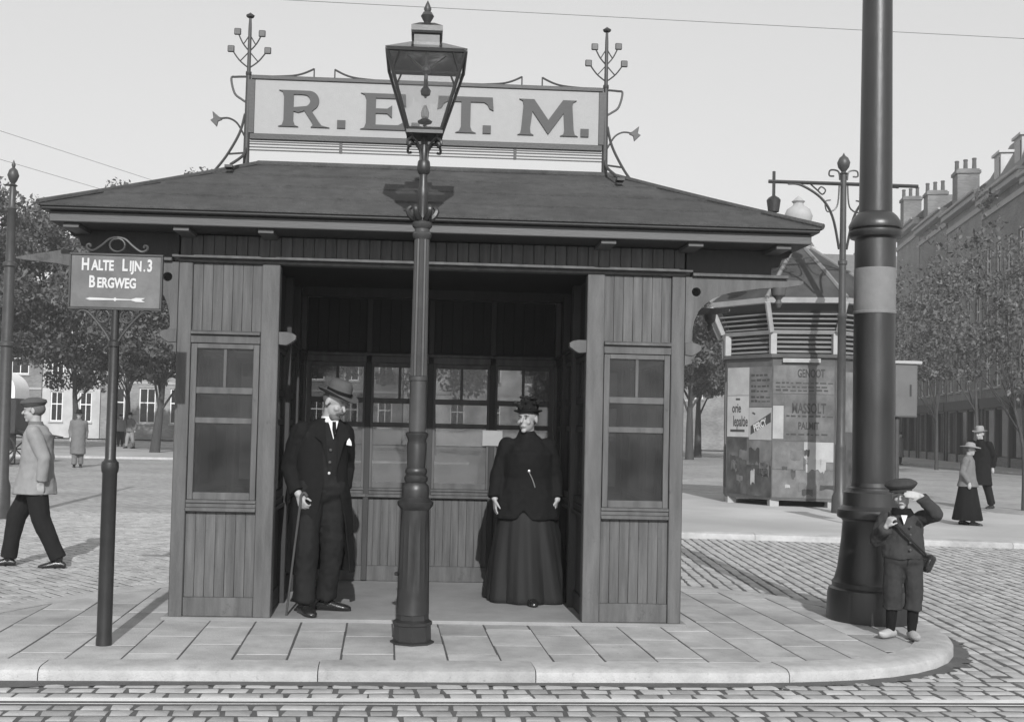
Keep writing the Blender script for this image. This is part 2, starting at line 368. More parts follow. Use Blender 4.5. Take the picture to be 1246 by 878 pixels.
def text_mesh(txt, size, depth=.004, bold=0., width=1.):
    cu = bpy.data.curves.new('txt', 'FONT'); cu.body = txt; cu.size = size; cu.extrude = depth/2; cu.offset = bold; cu.align_x = 'CENTER'; cu.resolution_u = 3
    me = evaluated(bpy.data.objects.new('tmp', cu))
    me.transform(Matrix.Diagonal((width, 1, 1, 1))); me.transform(Matrix.Rotation(R(90), 4, 'X'))
    return me
def lerp(a, b, t): return a+(b-a)*t
def smoothpath(pts, n=6):
    """Catmull-Rom through the points"""
    P = [Vector(p) for p in pts]; out = []
    for i in range(len(P)-1):
        p0 = P[max(i-1, 0)]; p1 = P[i]; p2 = P[i+1]; p3 = P[min(i+2, len(P)-1)]
        for k in range(n):
            t = k/n; out.append(.5*((2*p1)+(p2-p0)*t+(2*p0-5*p1+4*p2-p3)*t*t+(3*p1-p0-3*p2+p3)*t**3))
    out.append(P[-1]); return out

# ================================================================== THE SETTING: ground, street, pavements
KA = R(2.1)                                   # the kerb and the rail run 2 degrees off the shelter's front
KU = Vector((math.cos(KA), math.sin(KA))); KV = Vector((-math.sin(KA), math.cos(KA)))
def sheet(name, pts, z, mat):
    me = bpy.data.meshes.new(name); me.from_pydata([(x, y, z) for x, y in pts], [], [tuple(range(len(pts)))]); return obj(name, me, mat)
struct(sheet('ground', [(-1500, -300), (1500, -300), (1500, 2500), (-1500, 2500)], -.125, 'roadfar'), 'bare ground reaching to the horizon')
road = struct(sheet('road', [(-60, -20), (60, -20), (60, 140), (-60, 140)], -.09, 'road'), 'brick and cobble street around the tram stop')

outer = [Vector((-3.6, 6.66)), Vector((-1.6, 6.74)), Vector((.5, 6.81))]
outer += [Vector((p.x, p.y)) for p in smoothpath([(2.1, 6.88, 0), (2.85, 7.04, 0), (3.42, 7.42, 0), (3.78, 8.0, 0), (3.91, 8.6, 0), (3.8, 9.25, 0), (3.4, 9.9, 0), (2.8, 10.5, 0), (2.0, 10.88, 0)], 5)]
outer += [Vector((.3, 10.85)), Vector((-1.4, 10.75))]
outer += [Vector((p.x, p.y)) for p in smoothpath([(-1.8, 10.65, 0), (-2.35, 10.2, 0), (-2.82, 9.55, 0), (-3.25, 8.7, 0), (-3.52, 7.8, 0), (-3.62, 6.9, 0)], 4)]
def inset(poly, d):
    n = len(poly); out = []
    for i in range(n):
        a = (poly[i]-poly[i-1]).normalized(); b = (poly[(i+1) % n]-poly[i]).normalized()
        t = (a+b).normalized(); nn = Vector((-t.y, t.x)); out.append(poly[i]+nn*d/max(.4, nn.dot(Vector((-a.y, a.x)))))
    return out
def clip(poly, conv):
    out = [Vector(p) for p in poly]
    for i in range(len(conv)):
        a = conv[i-1]; b = conv[i]; e = b-a; src = out; out = []
        if not src: return []
        def sd_(p): return e.x*(p.y-a.y)-e.y*(p.x-a.x)
        for k in range(len(src)):
            p, q = src[k-1], src[k]; sp, sq = sd_(p), sd_(q)
            if (sp >= 0) != (sq >= 0): t = sp/(sp-sq); out.append(p+(q-p)*t)
            if sq >= 0: out.append(q)
    return out
KW = .26
def hull(P):
    P = sorted({(p.x, p.y) for p in P}); cr_ = lambda o, a, b: (a[0]-o[0])*(b[1]-o[1])-(a[1]-o[1])*(b[0]-o[0])
    def half(Q):
        h = []
        for p in Q:
            while len(h) > 1 and cr_(h[-2], h[-1], p) <= 1e-9: h.pop()
            h.append(p)
        return h[:-1]
    return [Vector(p) for p in half(P)+half(P[::-1])]
inner = inset(outer, KW)
pv = MB(); ins2 = inset(outer, .18); pv.prism([(p.x, p.y) for p in ins2], -.124, -.0025, 'z')
pavement = struct(pv.build('pavement', 'joint', smooth=False), 'raised pavement island the shelter stands on')
# kerb stones, each a stone of its own
def kerb_run(path, closed, prof, length, parent, mat='kerb', gap=.006):
    pts = list(path)+([path[0]] if closed else [])
    d = [0]
    for i in range(1, len(pts)): d.append(d[-1]+(pts[i]-pts[i-1]).length)
    def at(s):
        for i in range(1, len(d)):
            if s <= d[i] or i == len(d)-1:
                t = (s-d[i-1])/(d[i]-d[i-1]); p = pts[i-1].lerp(pts[i], t)
                return p
    def fr(s):
        p = at(s); q = at(min(s+.05, d[-1])); o_ = at(max(s-.05, 0)); t = (q-o_).normalized(); return p, Vector((-t.y, t.x))
    s = 0; k = 0
    while s < d[-1]-.1:
        e = min(s+length*(1+.12*math.sin(k*2.3)), d[-1]); m = MB(); n = max(2, int((e-s)/.22)); vs = []; fs = []; j = rnd.uniform(-.004, .004); np_ = len(prof)
        for i in range(n+1):
            p, nn = fr(lerp(s+gap/2, e-gap/2, i/n))
            for u, z in prof: q = p+nn*u; vs.append((q.x, q.y, z+(j if z > -.05 else 0)))
        for i in range(n):
            for a in range(np_-1): fs.append((i*np_+a, (i+1)*np_+a, (i+1)*np_+a+1, i*np_+a+1))
        fs.append(tuple(range(np_))); fs.append(tuple(n*np_+a for a in range(np_-1, -1, -1)))
        m.add(vs, fs).build('kerb_stone', mat, parent); s = e; k += 1
kerb_run(outer, True, [(.0, -.12), (.002, -.032), (.012, -.012), (.04, .001), (.1, .005), (KW-.006, .004), (KW-.002, -.12)], 1.45, pavement)
# mud lying in the gutter along the kerb
mr_ = random.Random(8); m = MB(); vs = []; fs = []; pts_ = []
for i in range(len(outer)-1):
    for k in range(12): pts_.append(outer[i].lerp(outer[i+1], k/12))
pts_ = [p for p in pts_ if p.y < 9.5 and p.x > -3.4 and not (p.x < 0 and p.y > 8)]
for i, p in enumerate(pts_):
    t = (pts_[min(i+1, len(pts_)-1)]-pts_[max(i-1, 0)]).normalized(); o_ = Vector((t.y, -t.x)); w_ = .05+.09*max(0, noise.noise(Vector((i*.11, 5, 0)))+.35)+.05*mr_.random()*max(0, noise.noise(Vector((i*.03, 9, 0)))+.6)
    a = p-o_*.01; b = p+o_*w_; vs += [(a.x, a.y, -.0705), (b.x, b.y, -.0765)]
for i in range(len(pts_)-1): fs.append((2*i, 2*i+2, 2*i+3, 2*i+1))
md = m.add(vs, fs).build('gutter_mud', 'sand', road); md['kind'] = 'stuff'
# paving slabs
sn = 0
pin = hull(inset(inner, .004))
for i in range(-13, 15):
    u0 = -.85+i*.325; off = (.31 if i % 2 else 0)+rnd.uniform(-.06, .06); v = 6.55+off-1.2
    while v < 11.2:
        ln = .62+rnd.uniform(-.03, .05); g = .0045+rnd.random()*.003
        jt = rnd.uniform(-.004, .004)
        q = [KU*(u0+g+jt)+KV*(v+g), KU*(u0+.325-g)+KV*(v+g), KU*(u0+.325-g-jt)+KV*(v+ln-g), KU*(u0+g)+KV*(v+ln-g)]
        v += ln
        if all(-1.7 < p.x < 1.83 and 8.5 < p.y < 10.42 for p in q): continue
        pl = clip(q, pin)
        if len(pl) < 3: continue
        ar = abs(sum(pl[k-1].x*pl[k].y-pl[k].x*pl[k-1].y for k in range(len(pl))))/2
        if ar < .006: continue
        c = sum(pl, Vector((0, 0)))/len(pl); z = rnd.uniform(-.001, .001); tx, ty = rnd.uniform(-.003, .003), rnd.uniform(-.003, .003)
        n = len(pl); vs = []
        for sc, zz in ((1, -.05), (1, -.003), (1-.006/math.sqrt(ar)*.6, 0)):
            for p in pl:
                w_ = c+(p-c)*sc; vs.append((w_.x-c.x, w_.y-c.y, zz+(0 if zz < -.04 else z+tx*(w_.x-c.x)+ty*(w_.y-c.y))))
        fs = [tuple(2*n+k for k in range(n))]+[(r*n+k, r*n+(k+1) % n, (r+1)*n+(k+1) % n, (r+1)*n+k) for r in (0, 1) for k in range(n)]
        MB().add(vs, fs).build('paving_slab', 'slab', pavement, loc=(c.x, c.y, 0), smooth=False); sn += 1
# cobbles
def cobble_geo(cx, cy, ang, lx, ly, h, rg):
    ca, sa = math.cos(ang), math.sin(ang); vs = []
    j = [(rg.uniform(-.009, .009), rg.uniform(-.007, .007)) for _ in range(4)]
    for sc, z, k0 in ((1, -.112, 0), (1, h-.004, 1), (.80, h, 2)):
        for k, (sx, sy) in enumerate(((-1, -1), (1, -1), (1, 1), (-1, 1))):
            x = sx*lx/2*(sc if k0 < 2 else 1-.016/lx)+j[k][0]; y = sy*ly/2*(sc if k0 < 2 else 1-.016/ly)+j[k][1]
            vs.append((cx+x*ca-y*sa, cy+x*sa+y*ca, z+(rg.uniform(-.0012, .0012) if k0 == 2 else 0)))
    return vs, [(8, 9, 10, 11)]+[(r*4+k, r*4+(k+1) % 4, (r+1)*4+(k+1) % 4, (r+1)*4+k) for r in (0, 1) for k in range(4)]
RAILV = 6.345                                  # rail centre line (distance along KV)
rg = random.Random(3); cnt = 0; rest = MB()
sj = bpy.data.meshes.new('sand_joint'); sj.from_pydata([(-14, 2, -.0825), (14, 2, -.0825), (14, 15.2, -.0825), (2, 16.6, -.0825), (2, 19, -.0825), (-9.6, 19, -.0825), (-9.6, 8, -.0825)], [], [tuple(range(7))])
sj = obj('sand_joint', sj, 'sand', road); sj['kind'] = 'stuff'
rows = []
v = RAILV+.075
while v < 6.9: rows.append((v+.0575, .115)); v += .118
v = RAILV-.082
while v > 5.0: rows.append((v-.0575, .115)); v -= .118
def inside(p, poly): return all((poly[i]-poly[i-1]).cross(p-poly[i-1]) >= 0 for i in range(len(poly)))
outw = hull(inset(outer, -.03))
for vi, (v, d) in enumerate(rows):
    u = -9.0+rg.random()*.1
    while u < 12:
        ln = rg.uniform(.125, .19); p = KU*(u+ln/2)+KV*v
        if not inside(p, outw):
            g = cobble_geo(0, 0, 0, ln-.024, d-.032, -.0765+rg.uniform(-.002, .002), rg)
            if 5.86 < p.y and -2.55 < p.x < 4.1+(p.y-6)*.6 and cnt < 300:
                MB().add(*g).build('cobble', 'cobble', road, loc=(p.x, p.y, 0)).rotation_euler = (0, 0, KA); cnt += 1
            else:
                a = rg.random(); rest.add([(x*math.cos(KA)-y*math.sin(KA)+p.x, x*math.sin(KA)+y*math.cos(KA)+p.y, z) for x, y, z in g[0]], g[1])
        u += ln
CB = R(-5); cu_ = Vector((math.cos(CB), math.sin(CB))); cv_ = Vector((-math.sin(CB), math.cos(CB)))
def fill(mb, x0, x1, y0, y1, ang, wid, lmin, lmax, keep, hj=.002, gw=.026, gl=.011):
    a = Vector((math.cos(ang), math.sin(ang))); b = Vector((-math.sin(ang), math.cos(ang))); cs = [Vector(p) for p in ((x0, y0), (x1, y0), (x1, y1), (x0, y1))]
    us = [p.dot(a) for p in cs]; vs = [p.dot(b) for p in cs]; u = min(us)
    while u < max(us):
        v = min(vs)+rg.random()*.1
        while v < max(vs):
            ln = rg.uniform(lmin, lmax); p = a*(u+wid/2+.02*noise.noise(Vector((u*.9, v*.55, 3.3))))+b*(v+ln/2); v += ln
            if x0 <= p.x <= x1 and y0 <= p.y <= y1 and keep(p): mb.add(*cobble_geo(p.x, p.y, ang+rg.uniform(-.03, .03), wid-gw-rg.random()*.008, ln-gl-rg.random()*.012, -.0775+rg.uniform(-hj, hj), rg))
        u += wid
front_v = max(r[0] for r in rows)+.06
fill(rest, 2.0, 12.5, 6.2, 16.4, CB, .122, .17, .23, lambda p: p.dot(KV) > front_v and not inside(p, outw))
o = rest.build('cobbles', 'cobblefar', road, smooth=True); o['kind'] = 'stuff'
lb = MB(); fill(lb, -9.5, -1.3, 8.4, 19, R(42), .105, .19, .22, lambda p: not inside(p, outw), .0015, .012, .012)
o = lb.build('street_bricks', 'cobblefar', road, smooth=False); o['kind'] = 'stuff'
# tram rail (grooved)
rl = MB(); pr = [(-.06, -.12), (-.06, -.078), (-.056, -.0735), (-.03, -.0725), (.028, -.0725), (.031, -.1), (.05, -.1), (.053, -.077), (.07, -.077), (.07, -.12)]
vs = []; fs = []
for i in range(41):
    p = KU*(-30+i*1.5)+KV*RAILV
    for a, z in pr: q = p+KV*(-a); vs.append((q.x, q.y, z))
for i in range(40):
    for a in range(len(pr)-1): fs.append((i*10+a, (i+1)*10+a, (i+1)*10+a+1, i*10+a+1))
rl.add(vs, fs)
me = rl.mesh('tram_rail'); me.materials.append(MT['railside']); me.materials.append(MT['rail'])
for p in me.polygons:
    ax = (Vector((p.center.x, p.center.y)).dot(KV)-RAILV)
    if abs(p.normal.z) > .9 and p.center.z > -.085: p.material_index = 1
tag(obj('tram_rail', me, None), 'worn steel tram rail set in the cobbles along the kerb', 'rail')
# pavements across the street
def pave(name, pts, label, kern=1.6):
    P = [Vector(p) for p in pts]; q = inset(P, .28); m = MB(); m.prism([(p.x, p.y) for p in q], -.12, .0, 'z')
    o = struct(m.build(name, 'farpave', smooth=False), label)
    kerb_run(P, True, [(0, -.12), (.002, -.03), (.02, -.005), (.05, .002), (.276, .004), (.278, -.12)], kern, o)
    return o
pave('far_pavement', [(1.0, 16.55), (4.0, 16.25), (8.3, 15.6), (14, 14.9), (24, 13.6), (26, 17.2), (13, 19.9), (11.2, 22), (10.6, 25.6), (8.2, 27), (4.5, 27.8), (1.5, 24)], 'wide pale pavement across the street under the poster kiosk', 1.8)
pave('house_pavement', [(25.5, 40), (27.5, 40), (60, 130), (34, 104), (27.2, 60)], 'pavement in front of the brick terrace', 4)
pave('tree_pavement', [(-45, 43), (-10, 45.2), (2, 47), (2, 74), (-45, 74)], 'pavement under the trees beyond the brick street', 4)

# ================================================================== THE SHELTER
SX, SY = .065, 8.4
sh = thing('tram_shelter', 'grey wooden tram shelter with glazed side panels and a dark hipped roof', 'shelter', (SX, SY, 0))
W2, DEP = 1.855, 2.1
fl = MB().box(-1.9, 1.9, -.02, DEP+.05, -.03, .022); fl.build('floor_slab', 'floor', sh, bevel=.006)
Z = dict(kick=.16, bead=.775, sill=.858, ftop=1.986, rail=2.08, up=2.572)
_cache = {}
def cmesh(key, fn):
    if key not in _cache: _cache[key] = fn()
    return _cache[key]
def bay(wd, loc, rz, nlow, nup, mat='wood', pmat='plank', umat=None, glass='pane'):
    """one framed bay: kick board, boards, sill, glazed sash, rail, boards. Local x along the wall, -y outwards"""
    def put(name, key, fn, x, mat_, par=None, bev=0):
        o = obj(name, cmesh(key, fn), mat_, sh, bevel=bev)
        c, s = math.cos(rz), math.sin(rz); o.location = (loc[0]+x*c, loc[1]+x*s, 0); o.rotation_euler = (0, 0, rz); return o
    put('kick_board', ('k', wd, mat), lambda: MB().box(0, wd, .012, .05, .024, Z['kick']).mesh('kick_board'), 0, mat, bev=.004)
    for n, z0, z1, nm in ((nlow, Z['kick'], Z['bead'], 'l'), (nup, Z['rail'], Z['up'], 'u')):
        pw = wd/n
        for k in range(n):
            put('plank', ('p', nm, round(pw, 4), umat, pmat), lambda: MB().box(.0008, pw-.0008, .03, .048, z0, z1).mesh('plank'), k*pw, (umat or pmat) if nm == 'u' else pmat, bev=.002)
    put('light_seal', ('n', wd, mat), lambda: MB().box(0, wd, .0485, .054, .03, Z['bead']).mesh('light_seal'), 0, mat)  # added sheets behind the planks, keeping light from leaking through the gaps
    put('light_seal', ('nu', wd, mat, umat), lambda: MB().box(0, wd, .0485, .054, Z['rail'], Z['up']).mesh('light_seal'), 0, umat or mat)
    put('sill', ('s', wd, mat), lambda: MB().box(-.0, wd, -.012, .055, Z['bead'], Z['bead']+.028).box(0, wd, .006, .055, Z['bead']+.028, Z['bead']+.06).box(0, wd, -.004, .055, Z['bead']+.06, Z['sill']).mesh('sill'), 0, mat, bev=.004)
    put('rail', ('r', wd, mat), lambda: MB().box(0, wd, -.006, .055, Z['ftop']+.002, Z['rail']-.03).box(0, wd, -.03, .055, Z['rail']-.03, Z['rail']-.008).box(0, wd, -.012, .055, Z['rail']-.008, Z['rail']).mesh('rail'), 0, mat, bev=.004)
    def frame():
        m = MB(); a, b = .005, wd-.005; y0, y1 = .004, .046; f = .042; z0, z1 = Z['sill']+.001, Z['ftop']
        m.box(a, a+f, y0, y1, z0, z1); m.box(b-f, b, y0, y1, z0, z1)
        m.box(a+f, b-f, y0, y1, z0, .912); m.box(a+f, b-f, y0, y1, 1.95, z1)
        for c, d in ((1.409, 1.451), (1.623, 1.671)): m.box(a+f, b-f, y0+.006, y1, c, d)
        m.box(wd/2-.012, wd/2+.012, y0+.008, y1-.004, 1.671, 1.95)
        return m.mesh('window')
    w_ = put('window', ('w', wd, mat), frame, 0, mat, bev=.003)
    for x0, x1, z0, z1 in ((.047, wd-.047, .912, 1.409), (.047, wd-.047, 1.451, 1.623), (.047, wd/2-.012, 1.671, 1.95), (wd/2+.012, wd-.047, 1.671, 1.95)):
        obj('pane', cmesh(('g', wd, x0, z0, glass), lambda: MB().box(x0-.004, x1+.004, .024, .027, z0-.004, z1+.004).mesh('pane')), glass, w_)
def post(x0, x1, y0, y1, z1=2.57): return box('post', 'wood', sh, x0, x1, y0, y1, .02, z1, .006)
for s in (-1, 1):
    a, b = sorted((s*1.755, s*1.855)); post(a, b, 0, .1); post(a, b, DEP-.1, DEP)
    a, b = sorted((s*1.125, s*1.255)); post(a, b, -.004, .11); post(a, b, DEP-.11, DEP)
    x0 = min(s*1.755, s*1.255); bay(.5, (x0, .0), 0, 7, 7)                       # glazed front panel
    x0 = max(s*1.755, s*1.255); bay(.5, (x0, DEP), PI, 5, 5)                     # its back
    for k in range(3):
        L_ = (DEP-.2)/3
        if s < 0: bay(L_, (-W2+.004, DEP-.1-k*L_), -PI/2, 5, 5)
        else: bay(L_, (W2-.004, .1+k*L_), PI/2, 5, 5)
        if s < 0: bay(L_, (-1.14, .1+k*L_), PI/2, 5, 5, 'shadewood', 'shadewood', 'ceiling')
        else: bay(L_, (1.14, DEP-.1-k*L_), -PI/2, 5, 5, 'shadewood', 'shadewood', 'ceiling')
    for k in (1, 2):
        y = .1+k*L_; a, b = sorted((s*1.11, s*1.2)); box('post', 'shadewood', sh, a, b, y-.04, y+.04, .02, 2.57, .005)
    # shaped ends of the rail
    for x, d in ((s*1.856, s), (s*1.124, -s)):
        pl = [(0, 1.99), (.055, 1.985), (.085, 2.0), (.125, 2.03), (.125, 2.06), (.1, 2.075), (.06, 2.083), (0, 2.083)]
        MB().prism([(x+d*u, z) for u, z in pl], -.008, .075, 'y').build('rail_end', 'wood', sh, bevel=.004)
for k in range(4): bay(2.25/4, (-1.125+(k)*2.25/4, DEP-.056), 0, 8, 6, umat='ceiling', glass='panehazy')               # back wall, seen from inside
for k in range(1, 4):
    x = -1.125+k*2.25/4; box('stile', 'shadewood', sh, x-.026, x+.026, DEP-.062, DEP-.001, .03, 2.57, .004)
# upper works
box('header_beam', 'wood', sh, -1.858, 1.858, .004, .1, 2.574, 2.6, .004)
box('header_moulding', 'wood', sh, -1.9, 1.9, -.045, .1, 2.601, 2.622, .004)
for s in (-1, 1): box('header_moulding', 'wood', sh, *sorted((s*1.903, s*2.62)), -.03, .08, 2.575, 2.6, .004)
n = 46
fm = MB().box(.0008, 3.7/n-.0008, .012, .03, 2.622, 2.775).mesh('plank')
for k in range(n): obj('plank', fm, 'plank', sh, loc=(-1.85+k*3.7/n, 0, 0), bevel=.004)
box('back_header', 'shadewood', sh, -1.85, 1.85, DEP-.1, DEP+.002, 2.574, 2.775, .004)
for s in (-1, 1): box('side_header', 'shadewood', sh, *sorted((s*1.75, s*1.853)), .1, DEP-.1, 2.574, 2.775, .004)
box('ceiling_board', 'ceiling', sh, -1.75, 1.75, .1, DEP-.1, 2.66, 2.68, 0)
for s in (-1, 1):
    # eave beams with stepped ends, front and back
    for y0, y1 in ((.008, .13), (DEP-.13, DEP-.008)):
        pl = [(1.86, 2.602), (2.5, 2.602), (2.5, 2.66), (2.56, 2.67), (2.58, 2.73), (2.63, 2.74), (2.655, 2.782), (1.86, 2.782)]
        MB().prism([(s*u, z) for u, z in pl], y0, y1, 'y').build('eave_beam', 'shadewood', sh, bevel=.004)
    # arched brackets
    for y in (.025, DEP-.025):
        pl = [(1.857, 2.57), (2.60, 2.57)]+([(2.66, 2.64), (3.02, 2.575), (3.02, 2.562)] if s < 0 else [(2.74, 2.566), (2.74, 2.55)])+[(2.72, 2.535), (2.6, 2.512), (2.46, 2.505), (2.38, 2.495)]
        pl += [(2.3, 2.482), (2.21, 2.468), (2.13, 2.445), (2.06, 2.415), (2.0, 2.37), (1.955, 2.32), (1.925, 2.25), (1.91, 2.17), (1.908, 2.1)]
        pl += [(1.945, 2.06), (1.94, 1.99), (1.905, 1.955), (1.905, 1.93), (1.857, 1.915)]
        hole = [(1.935+.034*math.cos(a*PI/8), 2.462+.034*math.sin(a*PI/8)) for a in range(16)]
        me = curve_mesh([[(s*u, z) for u, z in pl], [(s*u, z) for u, z in hole]], .05, 'bracket')
        obj('bracket', me, 'wood', sh, loc=(0, y, 0))
        MB().lathe([(.0, 2.36), (.014, 2.365), (.03, 2.395), (.018, 2.42), (.024, 2.432), (.05, 2.455), (.055, 2.49), (.055, 2.512)], 14, s*2.56, y).build('pendant', 'wood', sh)
# little rafter ends, lit below the fascia
for x in (-2.55, -1.79, -1.2, -.1, 1.23, 1.86, 2.5):
    box('rafter_end', 'fascia', sh, x-.055, x+.055, -.285, .02, 2.752, 2.781, .003)
EX, EY0, EY1 = 2.69, -.32, 2.42
box('soffit', 'shadewood', sh, -EX+.02, EX-.02, EY0+.02, EY1-.02, 2.783, 2.803, 0)
for y0, y1 in ((EY0, EY0+.03), (EY1-.03, EY1)): box('fascia_board', 'fascia', sh, -EX, EX, y0, y1, 2.785, 2.858, .006)
for s in (-1, 1): box('fascia_board', 'fascia', sh, *sorted((s*(EX-.03), s*(EX-.001))), EY0+.031, EY1-.031, 2.786, 2.857, .006)
g = MB(); ex, e0, e1 = EX+.045, EY0-.05, EY1+.05
for x0, x1, y0, y1 in ((-ex, ex, e0, e0+.09), (-ex, ex, e1-.09, e1), (-ex, -ex+.09, e0+.09, e1-.09), (ex-.09, ex, e0+.09, e1-.09)): g.box(x0, x1, y0, y1, 2.861, 2.896)
g.build('gutter', 'gutter', sh, bevel=.008)
# roof: four slopes laid in lapped courses
RZ0, RZ1, RX, RY = 2.897, 3.535, 1.47, 1.05
def corner(t): return (lerp(EX+.06, RX, t), lerp(EY0-.065, RY, t), lerp(EY1+.065, RY, t), lerp(RZ0, RZ1, t)-.008*math.sin(PI*t))
cs = 4
rf = MB()
for k in range(cs):
    t0, t1 = k/cs, (k+1)/cs; x0, a0, b0, z0 = corner(t0); x1, a1, b1, z1 = corner(t1+.01 if k < cs-1 else 1); dz = .014 if k else 0
    n = 24; vs = []; fs = []
    low = [(lerp(-x0, x0, i/n), a0) for i in range(n)]+[(x0, lerp(a0, b0, i/n)) for i in range(n)]+[(lerp(x0, -x0, i/n), b0) for i in range(n)]+[(-x0, lerp(b0, a0, i/n)) for i in range(n)]
    top = [(lerp(-x1, x1, i/n), a1) for i in range(n)]+[(x1, lerp(a1, b1, i/n)) for i in range(n)]+[(lerp(x1, -x1, i/n), b1) for i in range(n)]+[(-x1, lerp(b1, a1, i/n)) for i in range(n)]
    m_ = len(low); wv = lambda x, y: .006*noise.noise(Vector((x*1.7, y*1.7, k*3.1)))
    vs = [(x, y, z0-.012) for x, y in low]+[(x, y, z0+dz+wv(x, y)) for x, y in low]+[(x, y, z1+wv(x, y)) for x, y in top]
    fs = [(i, (i+1) % m_, m_+(i+1) % m_, m_+i) for i in range(m_)]+[(m_+i, m_+(i+1) % m_, 2*m_+(i+1) % m_, 2*m_+i) for i in range(m_)]
    rf.add(vs, fs)
roof = rf.build('roof', 'roof', sh)
for s1 in (-1, 1):
    for s2 in (-1, 1):
        x0, a0, b0, z0 = corner(0); pts = []
        for i in range(9):
            x, a, b, z = corner(i/8); pts.append((s1*x, a if s2 < 0 else b, z+.008))
        MB().tube(pts, .022, 8).build('hip_roll', 'roof', roof)
MB().tube([(-RX, RY, RZ1+.005), (RX, RY, RZ1+.005)], .03, 10).build('ridge_roll', 'roof', roof)
# a notice in the back window
MB().box(.48, .66, DEP-.066, DEP-.0655, 1.26, 1.40).build('paper_notice', 'poster', None, loc=(SX, SY, 0))
nt_ = bpy.data.objects['paper_notice']; tag(nt_, 'small white paper notice stuck in the back window beside the woman', 'notice')

# ================================================================== ROOF SIGN R.E.T.M.
rs = thing('roof_sign', 'long pale roof sign with big grey letters between iron posts', 'sign', (-.02, 9.45, 3.57))
bz0, bz1, bw2 = .215, .672, 1.425
box('panel', 'board', rs, -bw2, bw2, -.012, .012, bz0, bz1, .002)
for z0, z1 in ((bz1-.004, bz1+.03), (bz0-.045, bz0+.004)): box('frame_rail', 'boardframe', rs, -bw2-.03, bw2+.03, -.024, .024, z0, z1, .004)
for s in (-1, 1): box('frame_stile', 'boardframe', rs, *sorted((s*(bw2-.004), s*(bw2+.055))), -.02, .02, bz0+.006, bz1-.006, .003)
for z in (.085, .11, .135, .155): box('thin_rail', 'boardframe', rs, -bw2-.03, bw2+.03, -.006, .006, z-.0045, z+.0045, 0)
for x in (-.71, .73): box('rail_clamp', 'boardframe', rs, x-.012, x+.012, -.012, .012, .08, bz0-.046, 0)
H = .30; LZ = .285
def wedge_stem(x, w_, z0, z1, sv):     # stem with flared foot and head
    return [(x-w_/2-sv, z0), (x-w_/2-sv*.2, z0+sv*.55), (x-w_/2+.004, z0+sv*1.5), (x-w_/2+.004, z1-sv*1.5), (x-w_/2-sv*.2, z1-sv*.55), (x-w_/2-sv, z1),
            (x+w_/2+sv, z1), (x+w_/2+sv*.2, z1-sv*.55), (x+w_/2-.004, z1-sv*1.5), (x+w_/2-.004, z0+sv*1.5), (x+w_/2+sv*.2, z0+sv*.55), (x+w_/2+sv, z0)]
def letter(loops, x): 
    o = obj('letter', curve_mesh(loops, .012, 'letter'), 'letter', rs, loc=(x, -.019, LZ)); return o
# R
bowl_o = [(.19, .3)]+[(.235+.085*math.cos(R(a)), .218+.082*math.sin(R(a))) for a in range(85, -60, -12)]
Rl = [(-.01, 0), (.02, .012), (.032, .05), (.032, .25), (.02, .288), (-.01, .3)]+bowl_o+[(.262, .13), (.32, .045), (.345, .015), (.41, .0), (.255, .0), (.275, .018), (.262, .045), (.2, .136), (.185, .128), (.15, .118), (.112, .128), (.112, .05), (.125, .012), (.155, 0)]
Rh = [(.112, .268), (.18, .268)]+[(.195+.052*math.cos(R(a)), .218+.05*math.sin(R(a))) for a in range(70, -80, -15)]+[(.112, .16)]
letter([Rl, Rh], -1.215)
El = [(-.01, 0), (.022, .012), (.036, .05), (.036, .25), (.022, .288), (-.01, .3), (.36, .3), (.365, .195), (.33, .215), (.315, .25), (.29, .262), (.116, .262), (.116, .175), (.21, .175), (.238, .195), (.25, .205), (.25, .1), (.238, .11), (.21, .135), (.116, .135), (.116, .04), (.3, .04), (.335, .06), (.355, .1), (.375, .1), (.365, 0)]
letter([El], -.545)
Tl = [(-.09, .3), (.36, .3), (.368, .19), (.335, .205), (.318, .24), (.29, .258), (.178, .258), (.178, .05), (.192, .014), (.225, 0), (.055, 0), (.085, .014), (.1, .05), (.1, .258), (-.015, .258), (-.045, .24), (-.062, .205), (-.098, .19)]
letter([Tl], .175)
Ml = [(-.01, 0), (.012, .012), (.02, .05), (.036, .25), (.03, .285), (.0, .3), (.125, .3), (.245, .13), (.365, .3), (.48, .3), (.452, .285), (.444, .25), (.458, .05), (.468, .012), (.495, 0), (.345, 0), (.372, .014), (.38, .05), (.372, .19), (.245, .01), (.112, .2), (.094, .05), (.1, .014), (.125, 0)]
letter([Ml], .755)
for x in (-.71, -.1, .49, 1.305):
    o = box('full_stop', 'letter', rs, x-.034, x+.034, -.025, -.0125, LZ, LZ+.066, 0)
